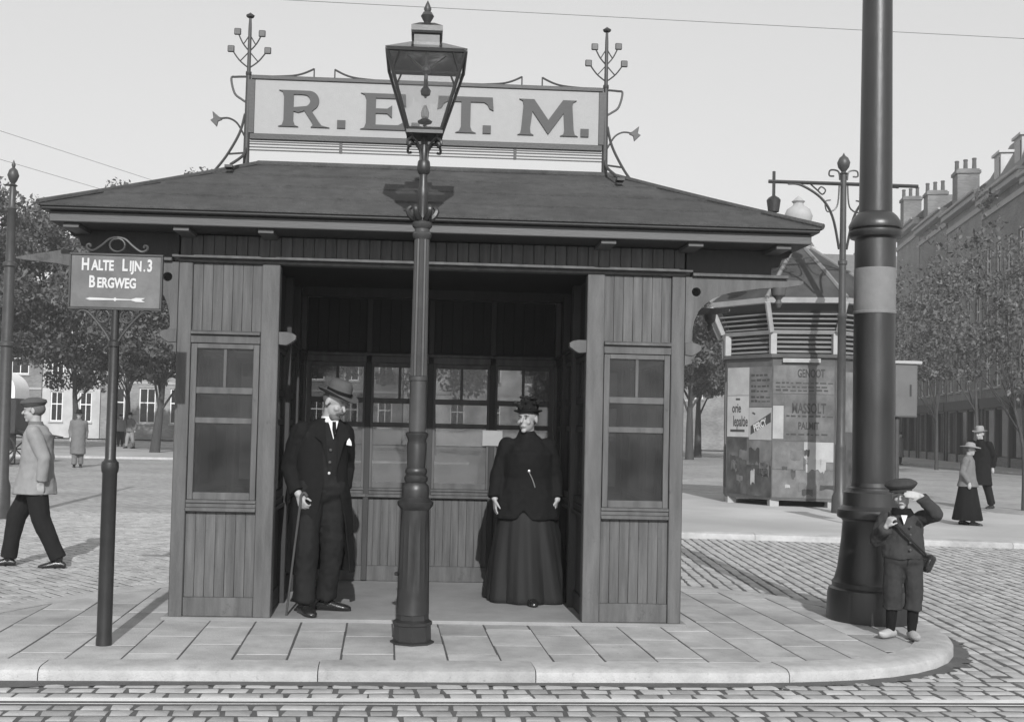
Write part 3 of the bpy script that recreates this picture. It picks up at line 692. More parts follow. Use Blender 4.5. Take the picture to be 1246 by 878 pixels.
for s in (-1, 1):
    px = s*(bw2+.055)
    def P(u, z, y=0): return (px+s*u, y, z)
    pst = MB(); pst.lathe([(.026, -.05), (.024, .3), (.02, .7), (.024, .705), (.024, .73), (.016, .735), (.014, 1.1), (.01, 1.18)], 12, px, 0)
    pst.lathe([(.008, 1.175), (.03, 1.185), (.036, 1.2), (.02, 1.21), (.0, 1.225)], 8, px, 0)
    po = pst.build('post', 'boardframe', rs)
    st = MB()
    for u, z, b in ((.1, 1.06, .9), (-.1, 1.05, .9), (.145, .915, .76), (-.145, .91, .76)):
        st.tube(smoothpath([P(0, b), P(u*.55, lerp(b, z, .42)), P(u, z)], 4), .006, 6)
        st.tube(smoothpath([P(u*.5, lerp(b, z, .38)), P(u*.3, b+.09), P(0, b+.14)], 4), .005, 6)
    st.build('flower_stem', 'boardframe', po)
    for u, z in ((.1, 1.06), (-.1, 1.05), (.15, .915), (-.15, .91)):
        MB().box(px+s*u-.028, px+s*u+.028, -.01, .01, z-.026, z+.03).build('iron_flower', 'irongrey', po, bevel=.006)
    MB().tube(smoothpath([P(0, .69), P(.1, .685), P(.14, .67), P(.11, .55), P(.05, .5), P(0, .47)], 5), .009, 6).build('scroll', 'boardframe', po)
    MB().tube(smoothpath([P(.02, .2), P(.08, .3), P(.15, .34), P(.22, .335)], 5), [.008]*15+[.012], 6).build('leaf_stem', 'boardframe', po)
    MB().prism([(px+s*.2, .325), (px+s*.285, .395), (px+s*.275, .335), (px+s*.3, .32), (px+s*.245, .265), (px+s*.235, .31)], -.008, .008, 'y').build('iron_leaf', 'irongrey', po, bevel=.003)
    MB().tube(smoothpath([P(.02, .38), P(.06, .22), P(.16, .03), P(.26, -.105)], 5), .011, 7).build('side_stay', 'boardframe', po)
    MB().tube([P(.0, .06), P(.14, .045)], .008, 6).build('stay_tie', 'boardframe', po)
    MB().tube(smoothpath([P(0, .12), P(.01, .02, -.08), P(.06, -.12, -.36)], 5), .012, 7).box(*sorted((px+s*.04, px+s*.1)), -.42, -.32, -.155, -.135).build('front_stay', 'boardframe', po)
for x, d in ((-1.1, 1), (-.62, -1), (.62, 1), (1.1, -1)):
    z = bz1+.028
    MB().tube(smoothpath([(x-d*.17, 0, z), (x-d*.02, 0, z+.012), (x+d*.07, 0, z+.035), (x+d*.155, 0, z+.075)], 5), .008, 6).tube([(x+d*.155, 0, z+.078), (x+d*.155, 0, z)], .006, 6).build('crest', 'boardframe', rs)

# ================================================================== GAS LAMP POST in front of the shelter
lp = thing('gas_lamp_post', 'dark cast iron gas lamp post with square glass lantern in front of shelter', 'street lamp', (-.035, 7.65, 0))
MB().lathe([(.145, 0), (.145, .012), (.125, .02), (.122, .115), (.13, .12), (.13, .14), (.108, .155), (.104, .2)], 8).build('plinth', 'iron', lp)
fb = MB()                                        # fluted tapering base
pr = []
n = 32; vs = []; fs = []
zs = [.19, .3, .5, .7, .84, .875]
for z in zs:
    r = lerp(.108, .092, (z-.19)/.69)
    for k in range(n): a = 2*PI*k/n; q = r*(1-.06*(k % 2) if .2 < z < .87 else 1); vs.append((q*math.cos(a), q*math.sin(a), z))
for i in range(len(zs)-1):
    for k in range(n): fs.append((i*n+k, i*n+(k+1) % n, (i+1)*n+(k+1) % n, (i+1)*n+k))
fb.add(vs, fs); fb.build('fluted_base', 'iron', lp)
MB().lathe([(.092, .87), (.105, .885), (.118, .9), (.12, .925), (.1, .94), (.088, .955), (.09, 1.0), (.085, 1.03), (.068, 1.05), (.078, 1.065), (.078, 1.085), (.066, 1.1), (.074, 1.12), (.07, 1.14), (.06, 1.15), (.066, 1.3), (.06, 1.33), (.075, 1.36), (.075, 1.375), (.058, 1.385)], 24).build('collar', 'iron', lp)
MB().lathe([(.056, 1.37), (.056, 1.72), (.062, 1.725), (.062, 1.75), (.05, 1.755), (.046, 2.3), (.043, 2.66), (.062, 2.68), (.065, 2.7), (.05, 2.715), (.05, 2.735), (.065, 2.75), (.068, 2.775), (.045, 2.79), (.035, 2.82)], 20).build('shaft', 'irongrey', lp)
fl_ = MB(); vs = []; fs = []
for z, q in ((1.755, .0565), (2.2, .0535), (2.665, .05)):
    for k in range(32): a = 2*PI*k/32; w_ = q*(1 if k % 2 else .9); vs.append((w_*math.cos(a), w_*math.sin(a), z))
for i in range(2):
    for k in range(32): fs.append((i*32+k, i*32+(k+1) % 32, (i+1)*32+(k+1) % 32, (i+1)*32+k))
fl_.add(vs, fs); fl_.build('fluting', 'irongrey', lp)
cr = MB()
for k in range(6): a = k*PI/3; cr.tube(smoothpath([(.03*math.cos(a), .03*math.sin(a), 2.79), (.075*math.cos(a), .075*math.sin(a), 2.82), (.095*math.cos(a), .095*math.sin(a), 2.86), (.075*math.cos(a), .075*math.sin(a), 2.885)], 4), [.022]*6+[.02, .02, .018, .016, .014, .012, .01], 7)
cr.build('leaf_crown', 'iron', lp)
MB().lathe([(.035, 2.8), (.03, 2.9), (.036, 2.95), (.036, 3.0), (.028, 3.02), (.026, 3.1), (.04, 3.115), (.045, 3.15), (.04, 3.19), (.028, 3.205), (.024, 3.3), (.02, 3.4)], 16).build('neck', 'iron', lp)
for k in range(4):
    a = PI/4+k*PI/2; c, s = math.cos(a), math.sin(a)
    MB().tube(smoothpath([(.03*c, .03*s, 3.19), (.04*c, .04*s, 3.27), (.1*c, .1*s, 3.33), (.15*c, .15*s, 3.31), (.155*c, .155*s, 3.275), (.125*c, .125*s, 3.27)], 5), .009, 7).tube([(.1*c, .1*s, 3.325), (.145*c, .145*s, 3.385)], .01, 7).build('lantern_arm', 'iron', lp)
LB, LT, L0, L1 = .11, .255, 3.385, 3.865          # lantern glass: half widths and heights
ln_ = MB()
def sq(h, z): return [(-h, -h, z), (h, -h, z), (h, h, z), (-h, h, z)]
for i in range(4):
    b = sq(LB, L0); t = sq(LT, L1); ln_.tube([b[i], t[i]], .012, 6); j = (i+1) % 4
    ln_.tube([b[i], b[j]], .013, 6); ln_.tube([t[i], t[j]], .014, 6)
    m1 = Vector(b[i]).lerp(Vector(t[i]), .72); m2_ = Vector(b[j]).lerp(Vector(t[j]), .72)
    ca = Vector(t[i]).lerp(Vector(t[j]), .17); cb_ = Vector(t[i]).lerp(Vector(t[j]), .83)
    ln_.tube([m1, ca], .007, 5); ln_.tube([m2_, cb_], .007, 5)
ln_.box(-LB-.01, LB+.01, -LB-.01, LB+.01, L0-.03, L0-.008)
lan = ln_.build('lantern', 'iron', lp)
for i in range(4):
    b = sq(LB, L0); t = sq(LT-.002, L1-.01); j = (i+1) % 4
    q = [Vector(b[i]), Vector(b[j]), Vector(t[j]), Vector(t[i])]; nn = (q[1]-q[0]).cross(q[3]-q[0]).normalized()*.003
    MB().add([p for p in q]+[p-nn for p in q], [(0, 1, 2, 3), (7, 6, 5, 4), (0, 4, 5, 1), (1, 5, 6, 2), (2, 6, 7, 3), (3, 7, 4, 0)]).build('pane', 'paneclear', lan, smooth=False)
    r = sq(.095, 3.97); t = sq(LT+.012, L1+.012)
    q = [Vector(t[i]), Vector(t[j]), Vector(r[j]), Vector(r[i])]; nn = (q[1]-q[0]).cross(q[3]-q[0]).normalized()*.004
    MB().add([p for p in q]+[p-nn for p in q], [(0, 1, 2, 3), (7, 6, 5, 4), (0, 4, 5, 1), (1, 5, 6, 2), (2, 6, 7, 3), (3, 7, 4, 0)]).build('roof_pane', 'paneroof', lan, smooth=False)
ch = MB(); ch.box(-.085, .085, -.085, .085, 3.955, 4.075)
for h0, h1, z0, z1 in ((.1, .105, 4.03, 4.045), (.105, .105, 4.045, 4.08), (.105, .05, 4.08, 4.115)):
    b = sq(h0, z0); t = sq(h1, z1); ch.add(b+t, [(3, 2, 1, 0), (4, 5, 6, 7), (0, 1, 5, 4), (1, 2, 6, 5), (2, 3, 7, 6), (3, 0, 4, 7)])
ch.build('chimney', 'iron', lp)
MB().lathe([(.04, 4.11), (.02, 4.13), (.032, 4.15), (.045, 4.175), (.03, 4.2), (.02, 4.205), (.026, 4.225), (.012, 4.26), (.0, 4.285)], 12).build('finial', 'irongrey', lp)
br_ = MB(); br_.lathe([(.012, 3.37), (.012, 3.44), (.045, 3.45), (.05, 3.46), (.02, 3.48)], 14); br_.tube([(0, 0, 3.94), (0, 0, 3.62)], .008, 8); br_.lathe([(.01, 3.63), (.03, 3.64), (.035, 3.67), (.015, 3.7), (.012, 3.78), (.03, 3.8), (.03, 3.82), (.01, 3.84)], 12)
for a in (.6, 2.5): br_.tube([(0, 0, 3.8), (.12*math.cos(a), .1*math.sin(a), 3.9), (.16*math.cos(a), .12*math.sin(a), 3.93)], .006, 6)
br_.build('burner', 'irongrey', lp)
MB().lathe([(.012, 3.475), (.026, 3.49), (.028, 3.52), (.018, 3.55), (.008, 3.57)], 12).build('gas_mantle', 'mantle', lp)
MB().tube([(-.1, 0, .45), (-.118, -.02, .45)], .014, 8).build('gas_cock', 'iron', lp)

# ================================================================== STOP SIGN
ss = thing('stop_sign', 'grey enamel stop sign with white lettering and scrolled ironwork on a post', 'sign', (-1.975, 7.43, 0))
MB().lathe([(.05, 0), (.05, .03), (.047, .06), (.046, 1.08), (.052, 1.09), (.055, 1.12), (.052, 1.15), (.04, 1.16), (.034, 1.175), (.031, 1.88), (.04, 1.885), (.04, 1.915), (.026, 1.925), (.024, 2.125)], 18).build('post', 'iron', ss)
sg0, sg1, sgw = 2.13, 2.462, .282
sb = box('sign_board', 'signface', ss, -sgw, sgw, -.02, .0, sg0, sg1, .003)
fr = MB(); fr.box(-sgw-.012, sgw+.012, -.026, .006, sg1, sg1+.014); fr.box(-sgw-.012, sgw+.012, -.026, .006, sg0-.014, sg0)
for s in (-1, 1): fr.box(*sorted((s*sgw, s*(sgw+.012))), -.026, .006, sg0, sg1)
fr.build('sign_frame', 'irongrey', sb, bevel=.002)
def words(parts, z, x):
    for t, sz in parts:
        me = text_mesh(t, sz, .003, .0032, .68); xs = [v.co.x for v in me.vertices]; w_ = max(xs)-min(xs)
        me.transform(Matrix.Translation((-min(xs), 0, 0))); o = obj('lettering', me, 'white', sb, loc=(x, -.0225, z)); x += w_+.013
    return x
words([('H', .105), ('ALTE', .09)], 2.368, -.215); words([('L', .105), ('IJN', .09), ('.', .08), ('3', .105)], 2.368, .04)
words([('B', .105), ('ERGWEG', .088)], 2.258, -.165)
MB().prism([(-.185, 2.184), (-.16, 2.192), (-.01, 2.188), (.0, 2.196), (.01, 2.188), (.1, 2.186), (.13, 2.196), (.19, 2.196), (.165, 2.183), (.19, 2.17), (.13, 2.171), (.1, 2.18), (.01, 2.179), (.0, 2.171), (-.01, 2.179), (-.16, 2.175)], -.0235, -.0205, 'y').build('arrow', 'white', sb, smooth=False)
top = MB(); zt = sg1+.02
top.tube([(.048*math.cos(R(a)), -.01, zt+.05+.042*math.sin(R(a))) for a in range(0, 361, 20)], .006, 7)
for s in (-1, 1):
    top.tube(smoothpath([(0, -.01, zt+.1), (s*.05, -.01, zt+.088), (s*.1, -.01, zt+.045), (s*.15, -.01, zt+.012), (s*.185, -.01, zt+.022), (s*.19, -.01, zt+.045), (s*.172, -.01, zt+.05), (s*.168, -.01, zt+.036)], 5), .008, 7)
top.build('top_scroll', 'irongrey', ss)
for s in (-1, 1):
    b = MB(); b.tube(smoothpath([(s*.02, -.01, 1.9), (s*.05, -.01, 1.96), (s*.12, -.01, 2.05), (s*.17, -.01, 2.1), (s*.21, -.01, 2.11), (s*.232, -.01, 2.095), (s*.222, -.01, 2.078), (s*.208, -.01, 2.088)], 5), .009, 7)
    b.tube([(s*.075+.04*math.cos(R(a)), -.01, 2.075+.04*math.sin(R(a))) for a in range(0, 361, 20)], .006, 7)
    b.tube([(s*.072+.018*math.cos(R(a)), -.01, 2.078+.018*math.sin(R(a))) for a in range(0, 361, 30)], .004, 6)
    b.tube(smoothpath([(s*.02, -.01, 1.9), (s*.055, -.01, 1.87), (s*.06, -.01, 1.845), (s*.04, -.01, 1.84)], 4), .007, 6)
    b.build('scroll_bracket', 'irongrey', ss)

# ================================================================== BIG TRAM POLE
bp_ = thing('traction_pole', 'massive black iron pole with bulging base and pale painted band', 'pole', (3.53, 8.86, 0), rz=.0)
MB().lathe([(.34, 0), (.34, .03), (.335, .2), (.325, .24), (.3, .255), (.302, .29), (.285, .31), (.262, .4), (.235, .62), (.225, .76), (.235, .775), (.265, .79), (.272, .82), (.268, .85), (.24, .87), (.225, .885), (.222, .96), (.222, .985), (.2, 1.0), (.19, 1.02), (.165, 1.03), (.162, 1.06)], 40).build('base', 'pole', bp_)
MB().lathe([(.16, 1.04), (.159, 1.3), (.157, 2.38)], 40).build('lower_shaft', 'pole', bp_)
MB().lathe([(.159, 2.38), (.163, 2.384), (.163, 2.40), (.159, 2.405), (.158, 2.735), (.157, 2.74)], 40).build('painted_band', 'poleband', bp_)
MB().lathe([(.156, 2.735), (.155, 2.97), (.165, 2.975), (.19, 2.985), (.202, 3.01), (.2, 3.035), (.185, 3.045), (.2, 3.055), (.204, 3.08), (.19, 3.11), (.165, 3.15), (.14, 3.175), (.125, 3.185)], 40).build('collar', 'pole', bp_)
MB().lathe([(.126, 3.17), (.117, 4.4), (.112, 5.2), (.095, 8.2), (.0, 8.25)], 36).build('upper_shaft', 'pole', bp_)

# ================================================================== POSTER KIOSK across the street
KC = (7.85, 23.9)
kk = thing('poster_kiosk', 'eight-sided kiosk covered in posters with louvred eaves and ball finial', 'kiosk', (KC[0], KC[1], 0))
NS = 8; HA = [R(190+45*i) for i in range(NS)]; US = .765
def hx(r): return [(r*math.cos(a), r*math.sin(a)) for a in HA]
def hexring(m, r0, z0, r1, z1, cap=False):
    a = hx(r0); b = hx(r1); m.add([(x, y, z0) for x, y in a]+[(x, y, z1) for x, y in b], [(i, (i+1) % NS, NS+(i+1) % NS, NS+i) for i in range(NS)]+([tuple(range(NS-1, -1, -1)), tuple(range(NS, 2*NS))] if cap else []))
m = MB(); hexring(m, 1.57, .12, 1.57, 2.98, True); m.build('wall', 'kiosk', kk, smooth=False)
for x, y in hx(1.45): MB().box(x-.09, x+.09, y-.09, y+.09, 0, .13).build('foot', 'kioskpale', kk)
m = MB(); hexring(m, 1.64, 2.96, 1.64, 3.03, True); m.build('belt', 'kiosk', kk, smooth=False)
m = MB(); hexring(m, 1.42, 3.03, 1.45, 3.42, True); m.build('louvre_backing', 'shopwood', kk, smooth=False)
for k in range(4):
    m = MB(); z = 3.06+k*.095; hexring(m, 1.56, z, 1.5, z+.05, True); m.build('louvre', 'slat', kk, smooth=False)
for x, y in hx(1.57): MB().box(x-.06, x+.06, y-.06, y+.06, 3.03, 3.44).build('corner_post', 'kioskpale', kk)
m = MB(); hexring(m, 1.6, 3.43, 1.66, 3.5, True); m.build('cornice', 'kioskpale', kk, smooth=False)
m = MB(); hexring(m, 1.5, 3.5, 1.76, 4.02, True); m.build('flare', 'shopwood', kk, smooth=False)
for k in range(4):
    m = MB(); z = 3.53+k*.09; q = lerp(1.57, 1.76, k/4); hexring(m, q+.05, z, q+.05, z+.03, True); m.build('louvre', 'slat', kk, smooth=False)
a, b = hx(1.68), hx(1.95)
for i in range(NS): MB().tube([(a[i][0], a[i][1], 3.47), (b[i][0], b[i][1], 4.03)], .055, 6).build('eave_rib', 'kioskpale', kk)
m = MB(); hexring(m, 1.94, 4.02, 1.98, 4.12, True); m.build('eave', 'kioskpale', kk, smooth=False)
m = MB(); pr = [(1.98, 4.12), (1.52, 4.46), (1.06, 4.8), (.6, 5.12), (.2, 5.4)]
for (r0, z0), (r1, z1) in zip(pr, pr[1:]): hexring(m, r0, z0, r1, z1)
kr = m.build('roof', 'kioskroof', kk, smooth=False)
for i in range(NS):
    MB().tube([(r_*math.cos(HA[i]), r_*math.sin(HA[i]), z) for r_, z in pr], .045, 6).build('hip_roll', 'slat', kr)
MB().lathe([(.26, 5.28), (.28, 5.36), (.18, 5.42), (.14, 5.7), (.2, 5.78), (.26, 5.9), (.3, 6.05), (.24, 6.2), (.12, 6.28), (.1, 6.33), (.14, 6.37), (.06, 6.44), (0, 6.5)], 16).build('finial', 'kioskpale', kk)
v6 = hx(1.57)
def on_face(o, i, u, z, out=.012):
    a = Vector(v6[i]); b = Vector(v6[(i+1) % NS]); d = (b-a).normalized(); n_ = Vector((d.y, -d.x)); p = a+d*u*US+n_*out; o.scale = (US, 1, 1)
    o.location = (p.x, p.y, z); o.rotation_euler = (0, 0, math.atan2(d.y, d.x)); return o
def poster(i, u0, u1, z0, z1, mat, lift=.004):
    o = MB().box(0, u1-u0, -.004, .0, 0, z1-z0).build('poster', mat, kk, smooth=False); return on_face(o, i, u0, z0, lift)
pL1 = poster(0, .03, .79, 2.21, 2.78, 'poster'); pL2 = poster(0, .03, .79, 1.36, 2.2, 'poster')
poster(0, .05, .72, .2, 1.34, 'posterdark'); pM = poster(0, .8, 1.56, 1.97, 2.78, 'postergrey'); pD = poster(0, .8, 1.56, 1.31, 1.96, 'poster')
poster(0, .73, 1.56, .8, 1.3, 'postergrey'); poster(0, .73, 1.56, .18, .79, 'posterdark')
pT = poster(1, .02, 1.55, 2.24, 2.8, 'postergrey'); pB = poster(1, .3, 1.55, 1.3, 2.23, 'postergrey'); poster(1, .02, .29, 1.34, 2.0, 'poster')
poster(1, .02, .29, 2.01, 2.23, 'postergrey'); poster(1, .02, .8, .74, 1.29, 'postergrey'); poster(1, .81, 1.55, .9, 1.29, 'poster'); poster(1, .02, 1.55, .18, .73, 'postergrey'); poster(1, .81, 1.55, .74, .89, 'postergrey')
poster(1, .25, 1.2, 2.86, 2.94, 'poster', .07)
for i in (2, 3, 4, 5, 6, 7):
    poster(i, .05, .8, 1.5, 2.7, 'postergrey'); poster(i, .82, 1.5, 1.2, 2.5, 'poster'); poster(i, .1, 1.4, .3, 1.15, 'posterdark')
def print_on(par, t, size, x, z, mat='ink', width=.7, rot=0, bold=.006):
    me = text_mesh(t, size, .002, bold, width); me.transform(Matrix.Rotation(-rot, 4, 'Y')); o = obj('print', me, mat, par, loc=(x, -.0062, z)); return o
print_on(pL2, 'orie', .27, .33, .5); print_on(pL2, 'lepaltie', .3, .47, .22, width=.6)
MB().box(.12, .62, -.0065, -.0045, .1, .15).build('print', 'inkpale', pL2); MB().box(.3, .45, -.0065, -.0045, .75, .79).build('print', 'ink', pL2)
band = MB().prism([(.06, .1), (.74, .36), (.74, .55), (.06, .27)], -.006, -.0045, 'y').build('print', 'inkpale', pD, smooth=False)
print_on(pD, 'PERCY', .2, .4, .235, 'white', .75, R(20), .008).location.y = -.0085
MB().prism([(.1, .53), (.2, .5), (.22, .53), (.13, .56)], -.006, -.0045, 'y').build('print', 'ink', pD, smooth=False)
print_on(pT, 'GENOOT', .23, .95, .33, 'inkpale'); print_on(pB, 'MASSOLT', .28, .62, .56, 'inkpale', .72); print_on(pB, 'PALMIT', .2, .62, .24, 'inkpale', .8)
lr = random.Random(5)
for i in range(22):     # torn strips left on the lower walls
    f_ = i % 2; u = lr.uniform(.1, 1.25); z = lr.uniform(.22, 1.05); w_ = lr.uniform(.1, .42); h = lr.uniform(.06, .3); j = lambda q: lr.uniform(-.25, .25)*q
    top_ = [(w_*k/5, h+j(h)*.6) for k in range(5, -1, -1)]; bot_ = [(w_*k/5+j(.05), j(h)) for k in range(6)]
    on_face(MB().prism(bot_+top_, -.003, .0, 'y').build('torn_paper', lr.choice(['posterdark', 'postergrey', 'posterdark', 'postergrey', 'poster']), kk, smooth=False), f_, u, z, .0125)
for par, w_, zs in ((pM, .74, (.62, .52, .4, .3, .18, .1)), (pT, 1.5, (.2, .12, .05)), (pB, 1.2, (.48, .12))):
    for z in zs:
        x = .06
        while x < w_-.12:
            l = lr.uniform(.06, .16); h = lr.uniform(.018, .045); MB().box(x, x+l, -.0062, -.0045, z, z+h).build('print_line', 'inkpale', par, smooth=False); x += l+lr.uniform(.03, .06)

# ================================================================== POLES, CABINET, WIRES
tp = thing('lamp_standard', 'slender iron standard with scrolled twin arms and a hanging lamp beside the kiosk', 'pole', (7.75, 21, 0))
MB().lathe([(.16, 0), (.15, .3), (.1, .4), (.095, 1.2), (.1, 1.24), (.08, 1.3), (.075, 3.6), (.09, 3.62), (.09, 3.68), (.068, 3.7), (.065, 4.6), (.085, 4.62), (.085, 4.68), (.06, 4.7), (.055, 6.3), (.08, 6.32), (.04, 6.36), (.1, 6.44), (.12, 6.53), (.08, 6.62), (.03, 6.66), (0, 6.72)], 16).build('shaft', 'irongrey', tp)
MB().tube([(-1.42, 0, 6.13), (1.42, 0, 6.13)], .035, 8).build('cross_arm', 'iron', tp)
for s_ in (-1, 1):
    b = MB(); b.tube(smoothpath([(s_*1.05, 0, 6.1), (s_*.8, 0, 6.08), (s_*.42, 0, 5.85), (s_*.2, 0, 5.5), (s_*.07, 0, 4.9)], 6), .024, 7)
    b.tube(smoothpath([(s_*.62, 0, 6.1), (s_*.5, 0, 6.0), (s_*.4, 0, 5.92), (s_*.34, 0, 6.0), (s_*.42, 0, 6.06), (s_*.48, 0, 6.0)], 5), .014, 6)
    b.tube(smoothpath([(s_*.08, 0, 6.1), (s_*.12, 0, 5.7), (s_*.3, 0, 5.6), (s_*.34, 0, 5.78), (s_*.24, 0, 5.82)], 5), .014, 6)
    b.tube(smoothpath([(s_*.07, 0, 6.2), (s_*.1, 0, 6.36), (s_*.25, 0, 6.38), (s_*.27, 0, 6.28), (s_*.18, 0, 6.27)], 5), .016, 6)
    b.build('scroll_brace', 'iron', tp)
MB().tube([(-1.32, 0, 6.32), (-1.32, 0, 5.82)], .03, 8).lathe([(.04, 5.86), (.1, 5.82), (.13, 5.78), (.12, 5.7), (.1, 5.56), (.04, 5.54), (.16, 5.5), (.17, 5.47), (.05, 5.45)], 14, -1.32, 0).build('hanging_lamp', 'iron', tp)
lpz = thing('iron_pole', 'slim iron pole with ball finial standing in the street beside the walking man', 'pole', (-6.2, 17.4, -.095))
MB().lathe([(.14, 0), (.13, .5), (.1, .6), (.085, 2.55), (.11, 2.57), (.11, 2.62), (.08, 2.64), (.075, 3.74), (.1, 3.76), (.1, 3.81), (.065, 3.83), (.06, 4.6), (.075, 4.62), (.05, 4.66), (.045, 4.95), (.07, 4.97), (.03, 5.0), (.06, 5.05), (.085, 5.12), (.06, 5.2), (.02, 5.24), (.03, 5.28), (0, 5.36)], 16).build('shaft', 'irongrey', lpz)
MB().tube([(0, 0, 4.58), (-.35, 0, 4.58)], .02, 6).tube([(0, 0, 4.72), (.2, 0, 4.64), (.2, 0, 4.5)], .016, 6).build('bracket_arm', 'iron', lpz)
cb = thing('post_cabinet', 'grey metal cabinet with a keyhole mounted on a thin post by the black pole', 'cabinet', (7.1, 16.7, 0))
MB().box(-.17, .17, -.1, .1, 1.72, 2.5).build('cabinet_body', 'box', cb, bevel=.01)
MB().box(-.19, .23, -.13, .13, 2.502, 2.55).build('cabinet_lid', 'kioskpale', cb, bevel=.008)
MB().box(-.165, .15, -.108, -.1005, 1.74, 2.48).build('cabinet_door', 'box', cb, bevel=.004)
MB().box(.05, .075, -.116, -.1085, 2.03, 2.2).build('keyhole', 'iron', cb)
MB().tube([(-.1, 0, 0), (-.1, 0, 1.72)], .04, 10).build('post', 'irongrey', cb)
def wire(p, q, label, sag=.0, r=.006):
    p, q = Vector(p), Vector(q); pts = [p.lerp(q, i/24)-Vector((0, 0, sag*4*(i/24)*(1-i/24))) for i in range(25)]
    tag(MB().tube(pts, r, 6).build('overhead_wire', 'wire'), label, 'wire', 'overhead wires')
wire((-14, 14.5, 6.92), (22, 14.5, 6.5), 'thin overhead wire crossing the sky above the roof sign', .0, .003)
wire((-14, 22, 8.55), (0, 40, 6.9), 'upper thin wire slanting down behind the shelter roof by the elm tops', .0, .005)
wire((-14, 22, 7.85), (-1, 40, 6.6), 'lower thin wire slanting down behind the shelter roof by the elm tops', .0, .005)

# ================================================================== TREES
def leaves(centers, radii, n, size, rg_):
    """n small pointed leaves clustered about the centres"""
    K = len(centers); c = np.array(centers); rr = np.array(radii)
    idx = rg_.integers(0, K, n); d = rg_.normal(size=(n, 3)); d /= np.linalg.norm(d, axis=1)[:, None]
    p = c[idx]+d*(rg_.random(n)**.5)[:, None]*rr[idx][:, None]*np.array([1, 1, .8])
    a = rg_.normal(size=(n, 3)); a /= np.linalg.norm(a, axis=1)[:, None]; a[:, 2] -= .25
    b = np.cross(a, rg_.normal(size=(n, 3))); b /= np.linalg.norm(b, axis=1)[:, None]
    sz = size*(.45+1.1*rg_.random(n)**1.6)[:, None]*1.15
    V = np.empty((n, 4, 3)); V[:, 0] = p-a*sz; V[:, 1] = p+b*sz*.55; V[:, 2] = p+a*sz; V[:, 3] = p-b*sz*.55
    return V.reshape(-1, 3)
def tree(name, loc, h, cb_, cr_, label, cat='tree', group=None, nclump=60, nleaf=7000, size=.16, seed=1, mat='leafdark', trunk=.2, lean=(0, 0), flat=.0, limbs=14, clr=.95):
    rg_ = np.random.default_rng(seed); r_ = random.Random(seed)
    t = thing(name, label, cat, loc, 0, group); cz = (h+cb_)/2; hz = (h-cb_)/2
    cen = []; rad = []
    for k in range(nclump):
        while True:
            x, y, z = r_.uniform(-1, 1), r_.uniform(-1, 1), r_.uniform(-1, 1)
            q = x*x+y*y+z*z
            if q < 1 and (q > .25 or r_.random() < .35): break
        wob = 1+.25*noise.noise(Vector((x*2+seed, y*2, z*2)))
        cen.append((x*cr_*wob+lean[0], y*cr_*wob+lean[1], cz+z*hz*wob)); rad.append(r_.uniform(.5, 1.1)*clr)
    V = leaves(cen, rad, nleaf, size, rg_)
    me = bpy.data.meshes.new('crown'); n = len(V)//4
    me.vertices.add(n*4); me.vertices.foreach_set('co', V.ravel()); me.loops.add(n*4); me.loops.foreach_set('vertex_index', np.arange(n*4, dtype=np.int32))
    me.polygons.add(n); me.polygons.foreach_set('loop_start', np.arange(0, n*4, 4, dtype=np.int32)); me.update(); me.validate()
    o = obj('crown', me, mat, t)
    tb = MB(); top = Vector((lean[0]*.8, lean[1]*.8, cz+hz*.4))
    tr_ = smoothpath([(0, 0, -.15), (lean[0]*.15+r_.uniform(-.1, .1), lean[1]*.1, cb_*.5), (lean[0]*.45, lean[1]*.3, cb_), top], 4)
    tb.tube(tr_, [lerp(trunk*1.15, trunk*.25, (i/(len(tr_)-1))**.8) for i in range(len(tr_))], 10)
    for k in range(limbs):
        c = Vector(cen[k*len(cen)//limbs]); s_ = tr_[r_.randint(5, len(tr_)-2)]; mid = s_.lerp(c, .5)+Vector((0, 0, -.15*cr_*.2+.2))
        tb.tube(smoothpath([s_, mid, c], 4), [trunk*q for q in (.3, .26, .22, .19, .16, .13, .1, .07, .04)], 6)
    tb.build('trunk', 'bark', t); return t
EG = 'elms beyond the brick street'
tree('elm_tree', (-11.9, 52, 0), 11.7, 3.0, 4.4, 'dense elm with a leaning thick trunk next to the shelter corner', group=EG, nclump=190, nleaf=62000, size=.088, seed=11, trunk=.22, lean=(.6, 0))
tree('elm_tree', (-16.9, 57, 0), 11.8, 3.2, 4.6, 'dense elm whose trunk stands before the pale stucco house', group=EG, nclump=190, nleaf=62000, size=.088, seed=12, trunk=.2, lean=(-.2, 0))
tree('elm_tree', (-22.0, 53, 0), 12.4, 3.3, 4.9, 'tall dense elm rising behind the slim iron pole', group=EG, nclump=190, nleaf=60000, size=.088, seed=13, trunk=.24)
tree('elm_tree', (-18.0, 71, 0), 11.0, 4.0, 4.2, 'farther elm with a thin trunk before the white framed windows', group=EG, nclump=110, nleaf=26000, size=.11, seed=14, trunk=.2)
for k, (x, y, lb) in enumerate(((-6.5, 60, 'elm seen through the back windows behind the man in the overcoat'), (.5, 58, 'elm seen through the back windows behind the gas lamp post'), (7, 61, 'elm seen through the back windows behind the woman in black'))):
    tree('elm_tree', (x, y, 0), 12.4, 3.3, 4.4, lb, group=EG, nclump=110, nleaf=26000, size=.11, seed=20+k, trunk=.22)
for k, (x, y, lb) in enumerate(((15.0, 64, 'elm with its trunk right beside the shelter corner post under the bracket'), (16.9, 70, 'slender elm in the middle of the view under the bracket'), (19.0, 66, 'elm standing close to the poster kiosk under the bracket'))):
    tree('elm_tree', (x, y, -.09), 12.0, 4.0, 3.6, lb, group='elms framed by the arched bracket', nclump=110, nleaf=26000, size=.1, seed=30+k, trunk=.24)
